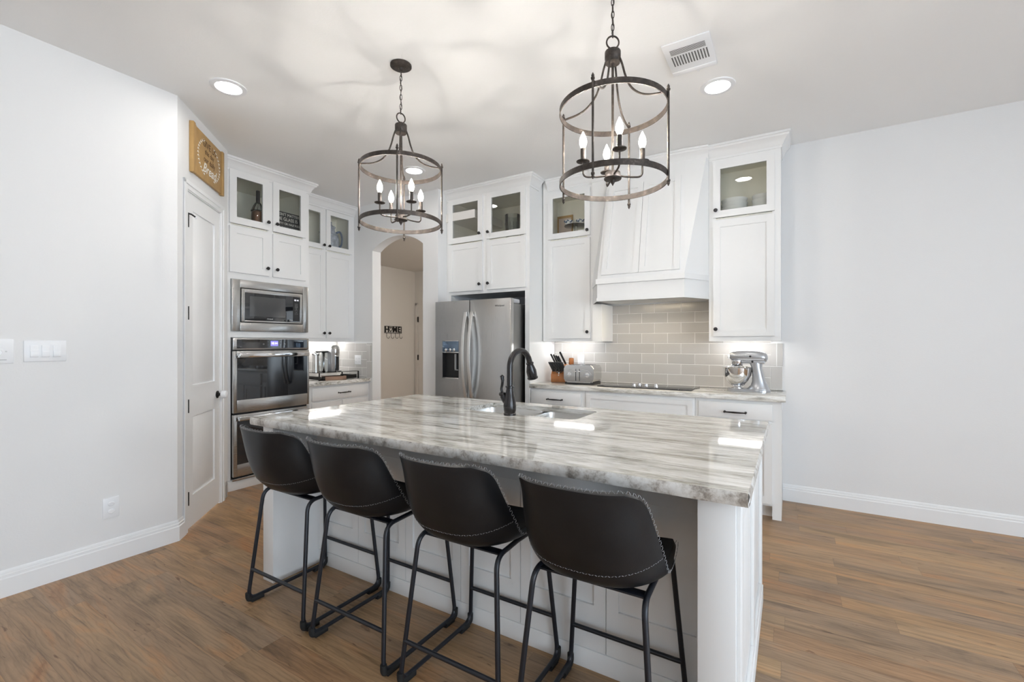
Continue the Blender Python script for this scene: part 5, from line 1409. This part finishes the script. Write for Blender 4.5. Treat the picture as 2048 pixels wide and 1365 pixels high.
def teacup(x, y, z, lab):
    t_ = thing('tea_cup', lab, 'cup', (x, y, z), 0, 'cups behind the hood-side glass door')
    bm = BM(); lathe(bm, [(.022, 0), (.024, .004), (.040, .03), (.046, .06), (.043, .06), (.036, .03), (.02, .008)], 24); obj('cup_bowl', bm, M['porcelain'], t_)
    bm = BM()
    for i in range(9):
        a = -2.6+i*.28; tube(bm, [(.043*math.cos(a), .043*math.sin(a), .040+.012*math.sin(i*1.7)), (.047*math.cos(a+.12), .047*math.sin(a+.12), .050+.010*math.sin(i*1.7+1))], .006, 6)
    obj('painted_leaves', bm, M['blue_glaze'], t_, label='blue-green painted leaves')
    bm = BM(); tube(bm, [(.043, 0, .05), (.068, 0, .048), (.066, 0, .022), (.036, 0, .018)], .004, 6); obj('cup_handle', bm, M['porcelain'], t_)
ZR = 2.436
rk = tag(obj('cake_stand', BM(), M['glass']), 'clear glass stand holding the tea cups', 'stand')
bpy.data.objects.remove(rk)
st_ = thing('glass_stand', 'clear glass stand carrying the painted cups beside the hood', 'stand', (-1.905, 4.41, ZR), 0)
bm = BM(); lathe(bm, [(.06, 0), (.02, .012), (.018, .130), (.09, .136), (.125, .142), (.123, .138), (.02, .128)], 28); obj('stand_body', bm, M['glass'], st_)
teacup(-1.975, 4.38, ZR+.138, 'painted tea cup on the left of the glass stand'); teacup(-1.852, 4.41, ZR+.138, 'painted tea cup on the right of the glass stand')
pf = thing('small_frame', 'pale framed picture standing behind the painted cups', 'picture frame', (-2.08, 4.512, ZR), 0)
pf.scale = (1.0, .8, 1.7)
bm = BM(); box(bm, -.09, .09, 0, .012, 0, .012); box(bm, -.09, .09, 0, .012, .16, .175); box(bm, -.09, -.075, 0, .012, .012, .16); box(bm, .075, .09, 0, .012, .012, .16); obj('frame', bm, M['wood_pale'], pf)
bm = BM(); box(bm, -.075, .075, .006, .011, .012, .16); obj('picture', bm, mat('pale_print', (.62, .52, .46), .6, vary=.2), pf)
wp = thing('dinner_plate', 'white oval plate at the front below the painted cups', 'plate', (-1.79, 4.335, ZR), 0)
wp.scale = (.85, .7, 2.0)
bm = BM(); lathe(bm, [(.03, 0), (.035, .004), (.052, .012), (.052, .015), (.03, .008)], 28); obj('plate_body', bm, M['porcelain'], wp)
def bowlw(x, y, z, r, h_, lab):
    t_ = thing('white_bowl', lab, 'bowl', (x, y, z), 0, 'white bowls in the right cabinet'); bm = BM()
    lathe(bm, [(r*.55, 0), (r*.6, .004), (r*.9, h_*.45), (r, h_), (r*.96, h_), (r*.85, h_*.5), (r*.5, .008)], 28); obj('bowl_body', bm, M['porcelain'], t_)
for i in range(4): bowlw(-.415, 4.42, ZR+.002+.036*i, .105, .060, ['bottom wide white bowl of the left stack', 'second wide white bowl from the bottom of the left stack', 'third wide white bowl from the bottom of the left stack', 'topmost wide white bowl of the left stack'][i]+' in the glazed right cabinet')
for i in range(4): bowlw(-.200, 4.42, ZR+.002+.038*i, .080, .058, ['bottom small white bowl of the right-hand stack', 'second small white bowl from the bottom of the right-hand stack', 'third small white bowl from the bottom of the right-hand stack', 'topmost small white bowl of the right-hand stack'][i])
